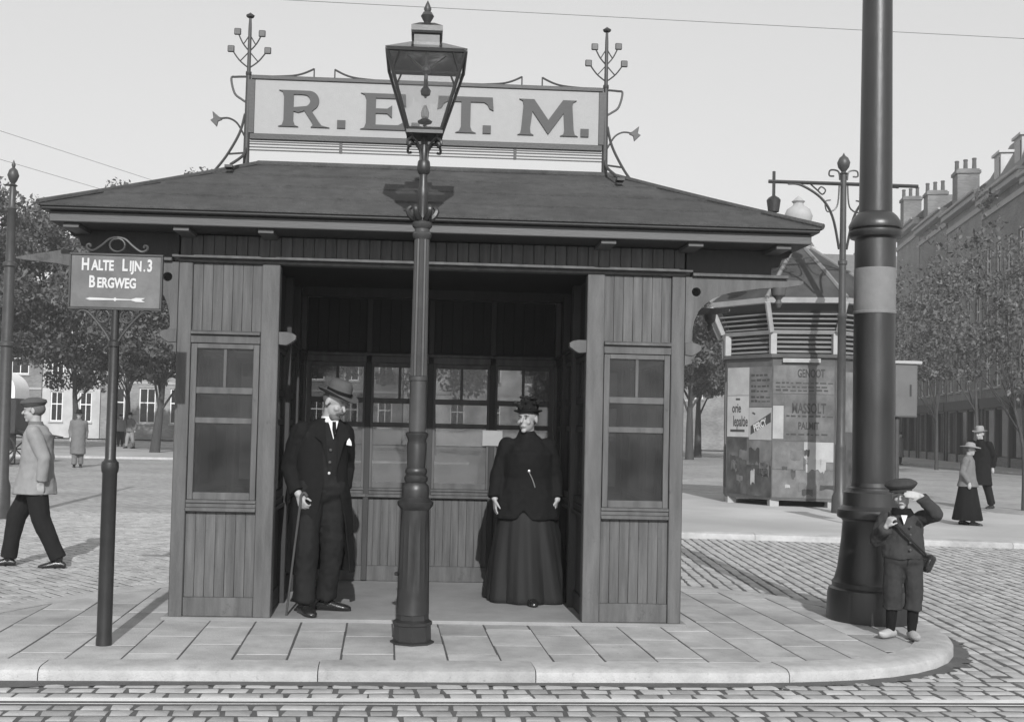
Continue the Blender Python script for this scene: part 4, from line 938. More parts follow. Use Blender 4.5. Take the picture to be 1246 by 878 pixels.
tree('young_plane_tree', (13.0, 24.3, 0), 6.7, 2.5, 1.75, 'thin young tree with sparse leaves nearest the terrace', nclump=44, nleaf=3200, size=.046, seed=41, mat='leafmid', trunk=.045, lean=(-.6, 0), clr=.5)
TG = 'street trees along the terrace'
for k, (x, y, h, lb) in enumerate(((21.6, 44, 9.6, 'leafy street tree before the dark shopfronts'), (24.6, 54, 10.2, 'leafy street tree before the middle of the terrace'), (26.8, 64, 10.5, 'leafy street tree partly behind the black pole'), (28.5, 76, 10.5, 'leafy street tree at the far end of the terrace'))):
    tree('street_tree', (x, y, -.09), h, 3.6, 2.7, lb, group=TG, nclump=55, nleaf=5200, size=.07, seed=50+k, mat='leafmid', trunk=.09, clr=.8)

# ================================================================== HOUSES
def wall_holes(w_, h, holes, t=.3):
    xs = sorted({0, w_}|{a for q in holes for a in q[:2]}); zs = sorted({0, h}|{a for q in holes for a in q[2:4]}); m = MB()
    for i in range(len(xs)-1):
        for j in range(len(zs)-1):
            cx, cz = (xs[i]+xs[i+1])/2, (zs[j]+zs[j+1])/2
            if any(a < cx < b and c < cz < d for a, b, c, d in holes): continue
            m.add([(xs[i], 0, zs[j]), (xs[i+1], 0, zs[j]), (xs[i+1], 0, zs[j+1]), (xs[i], 0, zs[j+1])], [(0, 1, 2, 3)])
    for a, b, c, d in holes:
        m.add([(a, 0, c), (b, 0, c), (b, 0, d), (a, 0, d), (a, t, c), (b, t, c), (b, t, d), (a, t, d)], [(0, 1, 5, 4), (1, 2, 6, 5), (2, 3, 7, 6), (3, 0, 4, 7)])
    return m
def window(root, a, b, c, d, bars=1, cross=1, mat='paint', glass='panefar'):
    m = MB(); f = .09
    m.box(a, a+f, .1, .2, c, d); m.box(b-f, b, .1, .2, c, d); m.box(a+f, b-f, .1, .2, c, c+f); m.box(a+f, b-f, .1, .2, d-f, d)
    for k in range(cross): z = lerp(c, d, (k+1)/(cross+1)+.08); m.box(a+f, b-f, .11, .19, z-.04, z+.04)
    for k in range(bars): x = lerp(a, b, (k+1)/(bars+1)); m.box(x-.03, x+.03, .12, .18, c+f, d-f)
    w_ = m.build('window', mat, root, smooth=False)
    MB().box(a+.02, b-.02, .145, .155, c+.02, d-.02).build('pane', glass, w_, smooth=False)
    MB().box(a-.08, b+.08, -.1, .08, c-.12, c).build('sill', 'stone', w_, smooth=False)
    MB().box(a-.05, b+.05, .26, .28, c-.05, d+.05).build('blind', rnd.choice(['shopwood', 'shopwood', 'stucco', 'greycloth']), w_, smooth=False)
def house(name, label, loc, rz, w_, h, floors, cols, mat='brick', shop=False, roof_h=2., depth=8, group=None, chim=1, trim='stone', ww=1.0):
    t = thing(name, label, 'house', loc, rz, group); holes = []
    for z0, z1 in floors:
        for k in range(cols):
            x = w_*(k+.5)/cols; holes.append((x-ww/2, x+ww/2, z0, z1))
    big = [(.45, w_-.45, .5, 3.05)] if shop else []
    wall_holes(w_, h, holes+big).add([(0, 0, 0), (0, depth, 0), (0, depth, h), (0, 0, h), (w_, 0, 0), (w_, depth, 0), (w_, depth, h), (w_, 0, h)], [(0, 1, 2, 3), (7, 6, 5, 4), (1, 5, 6, 2)]).build('wall', mat, t, smooth=False)
    for q in holes: window(t, *q, mat=trim if trim != 'stone' else 'paint')
    if shop:
        MB().box(-.0, w_, -.16, .0, 3.15, 3.72).build('shop_fascia', 'shopwood', t, bevel=.02)
        for k in range(4):
            x = lerp(.12, w_-.37, k/3); MB().box(x, x+.25, -.08, .12, 0, 3.14).build('pilaster', 'shopwood', t, bevel=.01)
            if k < 3:
                x1 = lerp(.12, w_-.37, (k+1)/3); MB().box(x+.25, x1, .1, .12, .55, 3.04).build('shop_window', 'panefar', t, smooth=False)
                MB().box(x+.3, x1-.05, .5, .52, .6, 1.0+rnd.random()*1.2).build('shop_display', rnd.choice(['stucco', 'greycloth', 'poster']), t, smooth=False)
        MB().box(.3, w_-.3, 1.5, 1.55, 0, 3.2).build('shop_back', 'shopwood', t, smooth=False)
    for z in [z1+.28 for z0, z1 in floors[:-1]]: MB().box(0, w_, -.06, 0, z, z+.16).build('string_course', 'stone', t, smooth=False)
    MB().box(-.02, w_+.02, -.45, .0, h-.35, h-.05).box(-.02, w_+.02, -.6, .0, h-.05, h+.12).build('cornice', 'stone', t, bevel=.03)
    MB().box(0, w_, -.1, .0, h-1.1, h-.8).build('frieze', 'stone', t, smooth=False)
    if roof_h:
        rf_ = MB().add([(0, -.3, h+.12), (w_, -.3, h+.12), (w_, 1.4, h+.12+roof_h), (0, 1.4, h+.12+roof_h), (0, depth, h+.12), (w_, depth, h+.12), (w_, depth-1.4, h+.12+roof_h), (0, depth-1.4, h+.12+roof_h)], [(0, 1, 2, 3), (5, 4, 7, 6), (3, 2, 6, 7), (0, 3, 7, 4), (1, 5, 6, 2), (0, 4, 5, 1)]).build('roof', 'slate', t, smooth=False)
        if roof_h > 2.8 and shop:
            for q in (.22, .68):
                x = w_*q; dm = MB().box(x, x+1.3, .1, 2.4, h+.2, h+2.0).box(x-.12, x+1.42, -.02, 2.4, h+2.0, h+2.14).build('dormer', 'stucco', rf_, smooth=False)
                MB().box(x+.2, x+1.1, .07, .098, h+.55, h+1.8).build('dormer_window', 'panefar', rf_, smooth=False)
        for k in range(chim):
            x = w_*(.08 if k == 0 else .8); zt = h+roof_h+(1.3 if h > 15 else .7)
            cy_ = .1 if h > 15 else 2.2; cmo = MB().box(x, x+1.3, cy_, cy_+1.3, h, zt).box(x-.08, x+1.38, cy_-.08, cy_+1.38, zt-.3, zt-.1).build('chimney', 'chimney', rf_, smooth=False)
            m = MB()
            for q in range(3): m.lathe([(.14, zt), (.12, zt+.6), (.15, zt+.62), (.13, zt+.7)], 8, x+.25+q*.4, cy_+.2+q*.42)
            m.build('chimney_pots', 'pot', rf_)
    return t
RG = 'brick terrace along the right of the street'
fa = Vector((.212, .977)); rz = math.atan2(-fa.y, -fa.x)
d0 = 47.5; lab = ['brick terrace house with bright white windows', 'brick terrace house between the second and fourth of the row', 'brick terrace house with a broad chimney', 'brick terrace house before the far end of the row', 'last brick terrace house with tall chimney pots']
lab = ['terrace house with a steep slate roof, first of the row over the young tree', 'second terrace house of the row, above the dark shop with pale displays', 'third terrace house of the row, behind the leafy street trees', 'fourth terrace house of the row, with a low roof and one chimney', 'fifth terrace house of the row, with the tallest cornice but one', 'sixth and last terrace house of the row, next to the far corner house']
for k in range(6):
    w_ = 8.2; f = 36+(k+1)*w_+2.5; p = Vector((28.5+(f-50)*.217, f))
    house('terrace_house', lab[k], (p.x, p.y, -.02), rz, w_, [13.9, 14.4, 14.9, 15.5, 16.1, 17.0][k], [(4.3, 6.6), (7.4, 9.7), (10.3, 12.1)], 4, ['brick', 'brickmid'][k % 2], True, [4.0, 4.4, 3.0, 1.4, 1.2, 1.6][k], 9, RG, 1, ww=1.05)
tw = house('corner_house', 'far corner house whose slate roof rises beyond the kiosk and black pole', (21.0, 96, 0), R(0), 21, 13.5, [(4.3, 6.6), (7.6, 9.9), (10.6, 12.4)], 5, 'brickmid', False, 3.5, 9, None, 2)
MB().box(9.9, 11.6, -.4, 1.4, 13.6, 17.0).box(9.6, 11.9, -.7, 1.7, 17.0, 17.4).build('turret', 'stucco', tw, bevel=.05)
MB().box(10.3, 11.2, -.45, -.39, 14.3, 16.5).build('turret_window', 'panefar', tw, smooth=False)
MB().lathe([(1.5, 17.4), (1.1, 18.0), (.4, 18.5), (.1, 18.9), (.05, 19.6), (0, 19.7)], 8, 10.75, .5).build('turret_cap', 'slate', tw)
HG = 'houses beyond the elms'
house('row_house', 'dark brick house with small-paned windows behind the white cart hood', (-41, 86, 0), 0, 13, 9, [(1.3, 3.2), (4.6, 6.6)], 4, 'brick', False, 2.5, 8, HG, ww=1.3)
house('row_house', 'pale stucco house with lit front between the two elm trunks', (-27.95, 86, 0), 0, 4.2, 8.5, [(1.2, 3.4), (4.4, 6.4)], 2, 'stucco', False, 2.2, 8, HG, ww=.9)
house('row_house', 'brick house with tall white framed windows behind the stop sign post', (-23.7, 86, 0), 0, 9, 9.5, [(1.2, 3.8), (4.8, 7)], 4, 'brickmid', False, 2.5, 8, HG, ww=1.2)
house('row_house', 'brick house seen through the back windows left of the gas lamp', (-14.6, 88, 0), 0, 13, 9.5, [(1.2, 3.6), (4.8, 7)], 5, 'brick', False, 2.5, 8, HG, ww=1.1)
house('row_house', 'pale house seen through the back windows right of the gas lamp', (-1.5, 88, 0), 0, 11, 9.0, [(1.2, 3.6), (4.8, 7)], 4, 'stucco', False, 2.5, 8, HG, ww=1.1)
house('row_house', 'brick house glimpsed between the elm trunks under the bracket', (9.6, 90, 0), 0, 11.3, 10, [(1.2, 3.6), (4.8, 7)], 4, 'brickmid', False, 2.5, 8, HG, ww=1.1)

# covered cart beyond the pole
ct = thing('covered_cart', 'wooden cart with a white rounded canvas hood beyond the slim pole', 'cart', (-13.75, 37, -.09))
hp = [(-1.1, 2.1)]+[(-1.1, 2.75), (-.9, 2.95)]+[(.35+.75*math.cos(R(a)), 2.35+.62*math.sin(R(a))) for a in range(85, -1, -12)]+[(1.1, 2.1)]
MB().prism(hp, -.65, .65, 'y').build('canvas_hood', 'tent', ct)
MB().box(-1.15, 1.15, -.62, .62, 1.0, 2.099).build('cart_body', 'shopwood', ct, bevel=.02)
for x in (-.7, .7):
    for y in (-.72, .72):
        m = MB(); m.tube([(x+.5*math.cos(R(a)), y, .5+.5*math.sin(R(a))) for a in range(0, 361, 20)], .04, 6)
        for q in range(8): a = q*PI/4; m.tube([(x, y, .5), (x+.48*math.cos(a), y, .5+.48*math.sin(a))], .022, 5)
        m.build('wheel', 'shopwood', ct)
    MB().tube([(x, -.74, .5), (x, .74, .5)], .04, 8).box(x-.06, x+.06, -.5, .5, .5, 1.01).build('axle', 'shopwood', ct)
MB().tube([(1.1, -.4, 1.1), (2.3, -.4, .9)], .03, 6).tube([(1.1, .4, 1.1), (2.3, .4, .9)], .03, 6).tube([(2.25, -.4, .9), (2.25, -.4, 0)], .03, 6).build('shafts', 'shopwood', ct)

# ================================================================== PEOPLE
def rotm(yaw=0, pitch=0, roll=0): return (Matrix.Rotation(yaw, 4, 'Z') @ Matrix.Rotation(pitch, 4, 'X') @ Matrix.Rotation(roll, 4, 'Y'))
def V3(*a): return Vector(a)
def add_hand(mb, wr, d, nrm, thumb, sc=1., curl=.5, lens=(.068, .077, .073, .056)):
    """palm, four unequal bent fingers and a thumb leaving the side of the palm. nrm: palm-side direction, thumb: thumb-side direction"""
    wr = Vector(wr); d = Vector(d).normalized(); nrm = Vector(nrm); nrm = (nrm-d*nrm.dot(d)).normalized(); th = d.cross(nrm); th = th if th.dot(Vector(thumb)) > 0 else -th
    for k in range(4):
        o = .030-.020*k
        mb.cone(wr+(d*.012+th*o*.55)*sc, wr+(d*.088+th*o)*sc, .0145*sc, .0115*sc, 10, 3)
        p = wr+(d*(.09-.004*abs(k-1.3))+th*o)*sc; ang = 0; dd = d
        for j in range(3):
            ang += curl*(.55 if j == 0 else .8); dd = d*math.cos(ang)+nrm*math.sin(ang); q = p+dd*lens[k]*sc*(.42, .32, .26)[j]
            mb.cone(p, q, (.0092-.0008*j)*sc, (.0086-.0008*j)*sc, 8, 3); p = q
    p = wr+(d*.03+th*.026)*sc; q = p+(d*.03+th*.026+nrm*.012)*sc; e = q+(d*.03+th*.004+nrm*.02*(.5+curl))*sc
    mb.cone(p, q, .0145*sc, .0115*sc, 10, 3); mb.cone(q, e, .0105*sc, .0085*sc, 8, 3)
def add_head(mb, T, sc=1.):
    def e(c, r): mb.ell([q*sc for q in c], [q*sc for q in r], T, 18, 12)
    e((0, .012, .03), (.075, .094, .088)); e((0, -.016, -.042), (.058, .07, .074)); e((0, -.066, -.098), (.024, .02, .018))
    e((0, -.074, .026), (.052, .016, .011)); e((.034, -.062, -.03), (.024, .02, .022)); e((-.034, -.062, -.03), (.024, .02, .022)); e((0, -.083, -.064), (.023, .011, .011))
    for s_ in (-1, 1): e((s_*.077, .012, -.012), (.009, .02, .032))
    mb.cone(T @ (V3(0, -.082, .014)*sc), T @ (V3(0, -.108, -.024)*sc), .008*sc, .0135*sc, 8, 3)
def face_bits(body, T, sc=1., hairmat='hair'):
    for s_ in (-1, 1):
        m = MB(); m.ell([q*sc for q in (s_*.031, -.0855, .005)], [q*sc for q in (.010, .004, .005)], T, 10, 6); m.build('eye', 'hair', body)
        m = MB(); m.ell([q*sc for q in (s_*.032, -.091, .027)], [q*sc for q in (.016, .004, .003)], T, 10, 6); m.build('eyebrow', hairmat, body)
    m = MB(); m.ell([q*sc for q in (0, -.0935, -.063)], [q*sc for q in (.019, .0035, .0025)], T, 10, 6); m.build('mouth', 'hair', body)
def figure(name, label, loc, rz, J, sc=1., vox=.0065, hands=True, headsc=1., handsc=None, group=None, face=True, curl=(.5, .5), handn=((1, 0, 0), (-1, 0, 0)), thumb=((0, -1, 0), (0, -1, 0)), handd=(None, None), girth=1., skinmat='skin'):
    """one continuous body grown from the joints J (metres, local, facing -y)"""
    t = thing(name, label, 'person', loc, rz, group)
    T = Matrix.Translation(J['head']) @ rotm(*J.get('headrot', (0, 0, 0)))
    mb = MB(); g = sc*girth
    pe, ch, nk = Vector(J['pelvis']), Vector(J['chest']), Vector(J['neck'])
    mb.chain([pe+V3(-.07, 0, 0)*g, pe+V3(.07, 0, 0)*g], [.105*g, .105*g]); mb.chain([pe, pe.lerp(ch, .5), ch], [.125*g, .115*g, .13*g])
    sl_, sr_ = Vector(J['sl']), Vector(J['sr'])
    mb.chain([ch.lerp(sr_, .45), ch.lerp(sl_, .45)], [.115*g, .115*g]); mb.chain([sr_-V3(0, 0, .02)*sc, nk-V3(0, 0, .075)*sc, sl_-V3(0, 0, .02)*sc], [.045*g, .055*g, .045*g])
    mb.chain([nk-V3(0, 0, .04)*sc, T @ (V3(0, .015, -.06)*sc*headsc)], [.06*sc, .052*sc])
    for a, b, c in (('sr', 'er', 'wr'), ('sl', 'el', 'wl')): mb.chain([J[a], J[b], J[c]], [.055*g, .042*g, .029*sc])
    for a, b, c, d in (('hr', 'kr', 'ar', 'tr'), ('hl', 'kl', 'al', 'tl')):
        mb.chain([J[a], J[b], J[c]], [.085*g, .058*g, .036*sc]); mb.chain([Vector(J[c])-V3(0, 0, .03)*sc, Vector(J[c]).lerp(Vector(J[d]), .75)-V3(0, 0, .015)*sc], [.028*sc, .016*sc])
    add_head(mb, T, sc*headsc)
    if hands:
        for k, (a, b) in enumerate((('er', 'wr'), ('el', 'wl'))):
            d = Vector(handd[k]) if handd[k] else Vector(J[b])-Vector(J[a]); add_hand(mb, J[b], d, handn[k], thumb[k], sc*(handsc or headsc), curl[k])
    else:
        for b in ('wr', 'wl'): mb.ell(Vector(J[b])-V3(0, 0, .06)*sc, (.035*sc, .04*sc, .07*sc))
    bm_ = remesh(mb, vox, 2); bm_.materials.append(MT[skinmat]); bm_.materials.append(MT['suit'])      # bare skin at head, neck and hands, underclothes elsewhere
    hc = Vector(J['head']); hw = [Vector(J[b]) for b in ('wr', 'wl')]; wd_ = [(Vector(handd[k]) if handd[k] else Vector(J[b])-Vector(J[a])).normalized() for k, (a, b) in enumerate((('er', 'wr'), ('el', 'wl')))]
    for p in bm_.polygons:
        c = p.center; skin_ = c.z > nk.z-.01*sc and (c-hc).length < .24*sc*headsc
        for k in (0, 1):
            q = c-hw[k]
            if q.length < .24*sc*headsc and q.dot(wd_[k]) > -.02 and (q-wd_[k]*q.dot(wd_[k])).length < .085*sc*headsc and not (c-pe).length < .17*sc: skin_ = True
        p.material_index = 0 if skin_ else 1
    body = obj('body', bm_, None, t)
    if face: face_bits(t, T, sc*headsc)
    return t, T
def trousers(t, J, mat, sc=1., vox=.011, w_=(.118, .1, .082, .078), wrinkle=.006, end=1., name='trousers'):
    mb = MB(); pe = Vector(J['pelvis'])
    mb.chain([pe+V3(-.065, 0, -.0)*sc, pe+V3(.065, 0, 0)*sc], [.135*sc, .135*sc]); mb.chain([pe, pe+V3(0, 0, .12)*sc], [.135*sc, .13*sc])
    for a, b, c in (('hr', 'kr', 'ar'), ('hl', 'kl', 'al')):
        e = Vector(J[b]).lerp(Vector(J[c]), end); mid = Vector(J[b]).lerp(e, .6)
        mb.chain([J[a], J[b], mid], [q*sc for q in w_[:3]]); mb.frus(mid, e, w_[2]*sc, w_[3]*sc)
    return obj(name, remesh(mb, vox, 3, wrinkle*sc, 9/sc), mat, t)
def shoe(t, a, toe, mat='leather', sc=1., name='shoe', clog=False, floor=0.):
    a, toe = Vector(a), Vector(toe); d = V3(toe.x-a.x, toe.y-a.y, 0).normalized(); s = V3(-d.y, d.x, 0); m = MB(); rings = []
    L_ = .27*sc; base = V3(a.x, a.y, floor)-d*.075*sc
    def sec(u, w0, h0, hz):
        c = base+d*u*L_; pts = []
        for k in range(14): q = 2*PI*k/14; pts.append(c+s*math.cos(q)*w0*sc+V3(0, 0, max(0, hz+h0*math.sin(q)))*sc)
        return pts
    S = [(0, .012, .02, .03), (.04, .03, .032, .033), (.2, .036, .045, .045), (.38, .036, .045, .045), (.55, .044, .036, .036), (.75, .048, .028, .028), (.9, .04, .022, .023), (.98, .022, .016, .018), (1.0, .006, .008, .014)]
    if clog: S = [(0, .015, .03, .035), (.05, .038, .04, .042), (.25, .046, .046, .046), (.45, .048, .05, .05), (.65, .056, .046, .046), (.82, .052, .04, .042), (.94, .036, .032, .046), (1.02, .015, .018, .058), (1.06, .004, .006, .068)]
    vs = []; fs = []
    for q in S: vs += sec(*q)
    for i in range(len(S)-1):
        for k in range(14): fs.append((i*14+k, i*14+(k+1) % 14, (i+1)*14+(k+1) % 14, (i+1)*14+k))
    fs.append(tuple(range(13, -1, -1))); fs.append(tuple((len(S)-1)*14+k for k in range(14)))
    m.add(vs, fs)
    if not clog: m.chain([a+V3(0, 0, -.01)*sc, a+V3(0, 0, .06)*sc], [.044*sc, .05*sc])
    return m.build(name, mat, t)
def sleeves(mb, J, sc, w_=(.078, .064, .05), puff=0, stop=.96):
    for a, b, c in (('sr', 'er', 'wr'), ('sl', 'el', 'wl')):
        e = Vector(J[b]).lerp(Vector(J[c]), stop)
        m_ = Vector(J[b]).lerp(e, .7); wm = lerp(w_[1], w_[2], .7)
        mb.chain([J[a], J[b], m_], [(w_[0]+puff)*sc, w_[1]*sc, wm*sc]); mb.frus(m_, e, wm*sc, (w_[2]+.003)*sc)

# ---- man in the overcoat with a walking stick
FZ = .022
J = dict(pelvis=V3(-.02, .0, .93), chest=V3(-.01, .03, 1.25), neck=V3(.03, .0, 1.42), head=V3(.065, -.06, 1.565), headrot=(R(34), R(24), R(6)),
         sr=V3(-.16, .02, 1.335), er=V3(-.235, .07, 1.07), wr=V3(-.2, -.075, .885), sl=V3(.155, .06, 1.335), el=V3(.2, .16, 1.08), wl=V3(.19, .1, .9),
         hr=V3(-.1, 0, .9), kr=V3(-.125, -.05, .5), ar=V3(-.13, -.04, .09), tr=V3(-.1, -.2, .04), hl=V3(.07, .02, .9), kl=V3(.085, .02, .5), al=V3(.065, .1, .09), tl=V3(.2, .04, .04))
man, T = figure('person', 'man in grey felt hat and long dark overcoat leaning on a cane', (-.73, 8.66, FZ), R(17), J, curl=(.95, .7), handn=((.6, .2, -.2), (-1, 0, 0)), thumb=((.3, -1, 0), (0, -1, 0)), handd=((.25, -.45, -.85), None))
trousers(man, J, 'suit', w_=(.112, .09, .08, .084), wrinkle=.014)
shoe(man, J['ar'], J['tr']); shoe(man, J['al'], J['tl'])
mb = MB(); mb.loft([(-.02, .01, .88, .15, .125), (-.015, .01, 1.0, .155, .135), (-.01, .015, 1.15, .165, .135), (0, .02, 1.28, .165, .125), (.02, .02, 1.37, .12, .09), (.03, .01, 1.42, .07, .07)], 24)
obj('waistcoat', remesh(mb, .01, 3, .003, 14), 'suit', man)
for k, z in enumerate((1.21, 1.12, 1.04)): MB().ell((.022-.004*k, -.122-.002*k, z), (.011, .006, .011)).build('button', 'felt' if k != 2 else 'white', man)
def cfold(a, z): return (.05*math.sin(5*a+z*2)+.03*math.sin(9*a+1.3+z))*max(0, min(1, (1.05-z)/.5))+.022*noise.noise(Vector((math.cos(a)*2.2, math.sin(a)*2.2, z*5)))+.015*math.sin(16*z+4*a)*max(0, 1-abs(z-1.05)*4)
gc = R(-78)
rings = [(.03, .005, 1.445, .082, .08, gc, .75), (.02, .015, 1.41, .125, .1, gc, .55), (.0, .03, 1.37, .17, .118, gc, .46), (-.005, .035, 1.3, .195, .145, gc, .42), (-.01, .03, 1.2, .2, .158, gc, .36), (-.012, .025, 1.08, .198, .16, gc, .3), (-.012, .02, .98, .2, .162, gc, .27),
         (-.01, .025, .85, .226, .17, gc, .38), (-.005, .035, .68, .236, .18, gc, .55), (.0, .05, .5, .24, .19, gc, .72), (.01, .06, .38, .245, .192, gc, .82), (.015, .06, .29, .248, .195, gc, .9)]
rr = []
for i in range(len(rings)-1):
    for q in range(3): rr.append(tuple(lerp(a, b, q/3) for a, b in zip(rings[i], rings[i+1])))
rr.append(rings[-1])
cm = MB(); cm.shell(rr, 56, .012, cfold)
coat = cm.build('overcoat', 'coat', man)
sm = MB(); sleeves(sm, J, 1., (.084, .07, .057)); obj('sleeves', remesh(sm, .010, 2, .014, 9), 'coat', man)
for s_ in (-1, 1):       # lapels
    x = .035
    MB().add([(x+s_*.05, -.07, 1.43), (x+s_*.1, -.075, 1.40), (x+s_*.135, -.108, 1.31), (x+s_*.085, -.14, 1.27), (x+s_*.03, -.145, 1.06), (x+s_*.045, -.128, 1.25)], [(0, 1, 5), (1, 2, 3, 5), (3, 4, 5)]).build('lapel', 'coat', man)
MB().prism([(-.0, 1.425), (.075, 1.425), (.055, 1.33), (.042, 1.29), (.03, 1.33)], -.118, -.108, 'y').build('shirt_front', 'linen', man)
MB().lathe([(.064, 1.415), (.066, 1.455), (.06, 1.458)], 20, .035, -.008).build('collar', 'linen', man)
MB().prism([(.03, 1.42), (.055, 1.42), (.06, 1.36), (.044, 1.3), (.03, 1.36)], -.128, -.12, 'y').build('necktie', 'coat', man)
MB().prism([(.135, 1.25), (.175, 1.245), (.17, 1.275), (.155, 1.3), (.14, 1.28)], -.145, -.138, 'y').build('handkerchief', 'linen', man)
hat = MB(); TH = T @ Matrix.Translation((0, .005, .05)) @ Matrix.Rotation(R(-6), 4, 'X')
def tl(mb, prof, TT, n=28, ex=1.2):
    vs = []; fs = []
    for r_, z, dz in prof:
        for k in range(n): a = 2*PI*k/n; vs.append(TT @ V3(r_*math.cos(a), r_*ex*math.sin(a), z+dz*math.cos(2*a)))
    for i in range(len(prof)-1):
        for k in range(n): fs.append((i*n+k, i*n+(k+1) % n, (i+1)*n+(k+1) % n, (i+1)*n+k))
    fs.append(tuple(range(n-1, -1, -1))); fs.append(tuple((len(prof)-1)*n+k for k in range(n))); mb.add(vs, fs)
tl(hat, [(.08, -.008, .0), (.13, .004, .012), (.142, .014, .016), (.138, .018, .016), (.09, .012, .004), (.084, .018, 0), (.083, .06, 0), (.078, .09, 0), (.066, .112, 0), (.045, .124, 0), (.01, .127, 0)], TH)
h_ = hat.build('hat', 'felt', man)
hb = MB(); tl(hb, [(.0848, .019, 0), (.0855, .045, 0)], TH); hb.build('hat_band', 'coat', h_)
mo = MB()
for s_ in (-1, 1): mo.chain([T @ V3(0, -.1, -.048), T @ V3(s_*.025, -.095, -.052), T @ V3(s_*.042, -.08, -.062)], [.009, .009, .003])
mo.build('moustache', 'hair', man)
bd = MB(); bd.ell((0, -.045, -.098), (.045, .045, .038), T); bd.ell((0, -.07, -.118), (.026, .022, .026), T); bd.build('beard', 'hair', man)
sh_ = MB(); sh_.ell((0, .03, .01), (.08, .085, .07), T); sh_.build('hair', 'hair', man)
hp_ = V3(-.185, -.135, .8)
cn = MB(); cn.tube(smoothpath([(-.15, -.155, .87), (-.17, -.145, .895), (-.19, -.135, .87), (-.195, -.13, .8), (-.23, -.1, .4), (-.262, -.075, .0)], 5), [.011]*10+[.01]*8+[.0085]*8, 8)
cane = cn.build('walking_stick', 'cane'); cane.location = (-.73, 8.66, FZ+.001); cane.rotation_euler = (0, 0, R(17)); tag(cane, 'thin dark walking stick in the hand of the man in the overcoat', 'cane')

# ---- woman in black
J = dict(pelvis=V3(0, 0, .87), chest=V3(0, .02, 1.18), neck=V3(-.005, .01, 1.335), head=V3(-.008, -.015, 1.485), headrot=(R(-32), R(2), 0),
         sr=V3(-.16, .02, 1.255), er=V3(-.235, .03, 1.0), wr=V3(-.265, -.05, .83), sl=V3(.16, .02, 1.255), el=V3(.228, .04, 1.0), wl=V3(.245, -.05, .83),
         hr=V3(-.09, 0, .85), kr=V3(-.09, -.02, .46), ar=V3(-.09, 0, .08), tr=V3(-.1, -.13, .035), hl=V3(.09, 0, .85), kl=V3(.09, -.03, .46), al=V3(.06, -.12, .08), tl=V3(.05, -.27, .035))
wo, T = figure('person', 'woman in a long black dress, jacket and trimmed black hat', (.865, 9.42, FZ), 0, J, sc=.95, headsc=1.07, handsc=1., curl=(.35, .45), handn=((1, .2, 0), (-1, .3, 0)), thumb=((.2, -1, 0), (-.2, -1, 0)), handd=((.05, -.12, -1), (-.2, -.15, -1)))
def sfold(a, z):
    k = max(0, min(1, (.95-z)/.8)); return k*(.06*math.sin(7*a+.7+.6*z)+.04*math.sin(12*a+2*z)+.02*math.sin(23*a+z)+.03*noise.noise(Vector((math.cos(a)*3, math.sin(a)*3, z*1.5))))
rings = [(0, .01, 1.02, .105, .09), (0, .01, .95, .13, .115), (0, .012, .85, .17, .155), (.005, .015, .7, .235, .205), (.01, .02, .5, .275, .235), (.015, .02, .3, .305, .26), (.02, .02, .12, .33, .28), (.025, .02, .03, .345, .29), (.025, .02, .008, .34, .285)]
rr = []
for i in range(len(rings)-1):
    for q in range(3): rr.append(tuple(lerp(a, b, q/3) for a, b in zip(rings[i], rings[i+1])))
rr.append(rings[-1]); sk = MB(); sk.loft(rr, 96, sfold); sk.build('skirt', 'dress', wo)
shoe(wo, V3(.03, -.2, .08), V3(.05, -.4, .04), sc=.9)
mb = MB(); mb.loft([(0, .01, .67, .275, .225), (0, .01, .8, .25, .21), (0, .01, .92, .218, .185), (0, .01, 1.0, .2, .17), (0, .0, 1.1, .202, .175), (0, .0, 1.2, .205, .172), (0, .02, 1.28, .165, .12), (0, .02, 1.33, .105, .088), (-.005, .012, 1.385, .064, .066), (-.005, .01, 1.395, .06, .06)], 40)
sleeves(mb, J, .95, (.08, .072, .05), .0)
def hemcut(p): return 0
jm = remesh(mb, .010, 2, .012, 9)
for v_ in jm.vertices:      # rounded, cut-away peplum
    if v_.co.z < .93 and abs(v_.co.x) < .29 and v_.co.z < .9 and not (abs(v_.co.x) > .2 and v_.co.y < -.0):
        k = min(1, (.93-v_.co.z)/.23); up = .07*math.exp(-((v_.co.x+.04)/.04)**2) if v_.co.y < 0 else 0; v_.co.z += k*up
obj('jacket', jm, 'coat', wo)
MB().ell((-.0, -.175, 1.06), (.013, .006, .013)).build('brooch', 'gold', wo)
MB().tube(smoothpath([(.0, -.18, 1.05), (.03, -.178, .99), (.05, -.178, .93)], 5), .004, 6).build('watch_chain', 'gold', wo)
hat = MB(); TH = T @ Matrix.Translation((0, .01, .055))
tl(hat, [(.085, -.01, 0), (.112, .0, .004), (.115, .01, .004), (.085, .014, 0), (.082, .06, 0), (.07, .085, 0), (.02, .095, 0)], TH, 24, 1.1); h_ = hat.build('hat', 'coat', wo)
r_ = random.Random(4)
fm_ = MB()
for k in range(60):
    a = r_.uniform(0, 2*PI); q = r_.uniform(.02, .105); z = .025+.06*r_.random()+(.035 if q < .07 else .0); p = TH @ V3(q*math.cos(a), q*1.1*math.sin(a), z); fm_.ell(p, (r_.uniform(.012, .024), r_.uniform(.012, .024), r_.uniform(.01, .022)), None, 8, 5)
fm_.build('hat_trimming', 'dress', h_)
hm = MB(); hm.ell((0, .03, .015), (.082, .085, .078), T); hm.ell((0, .1, -.01), (.045, .035, .04), T); hm.build('hair', 'hair', wo)

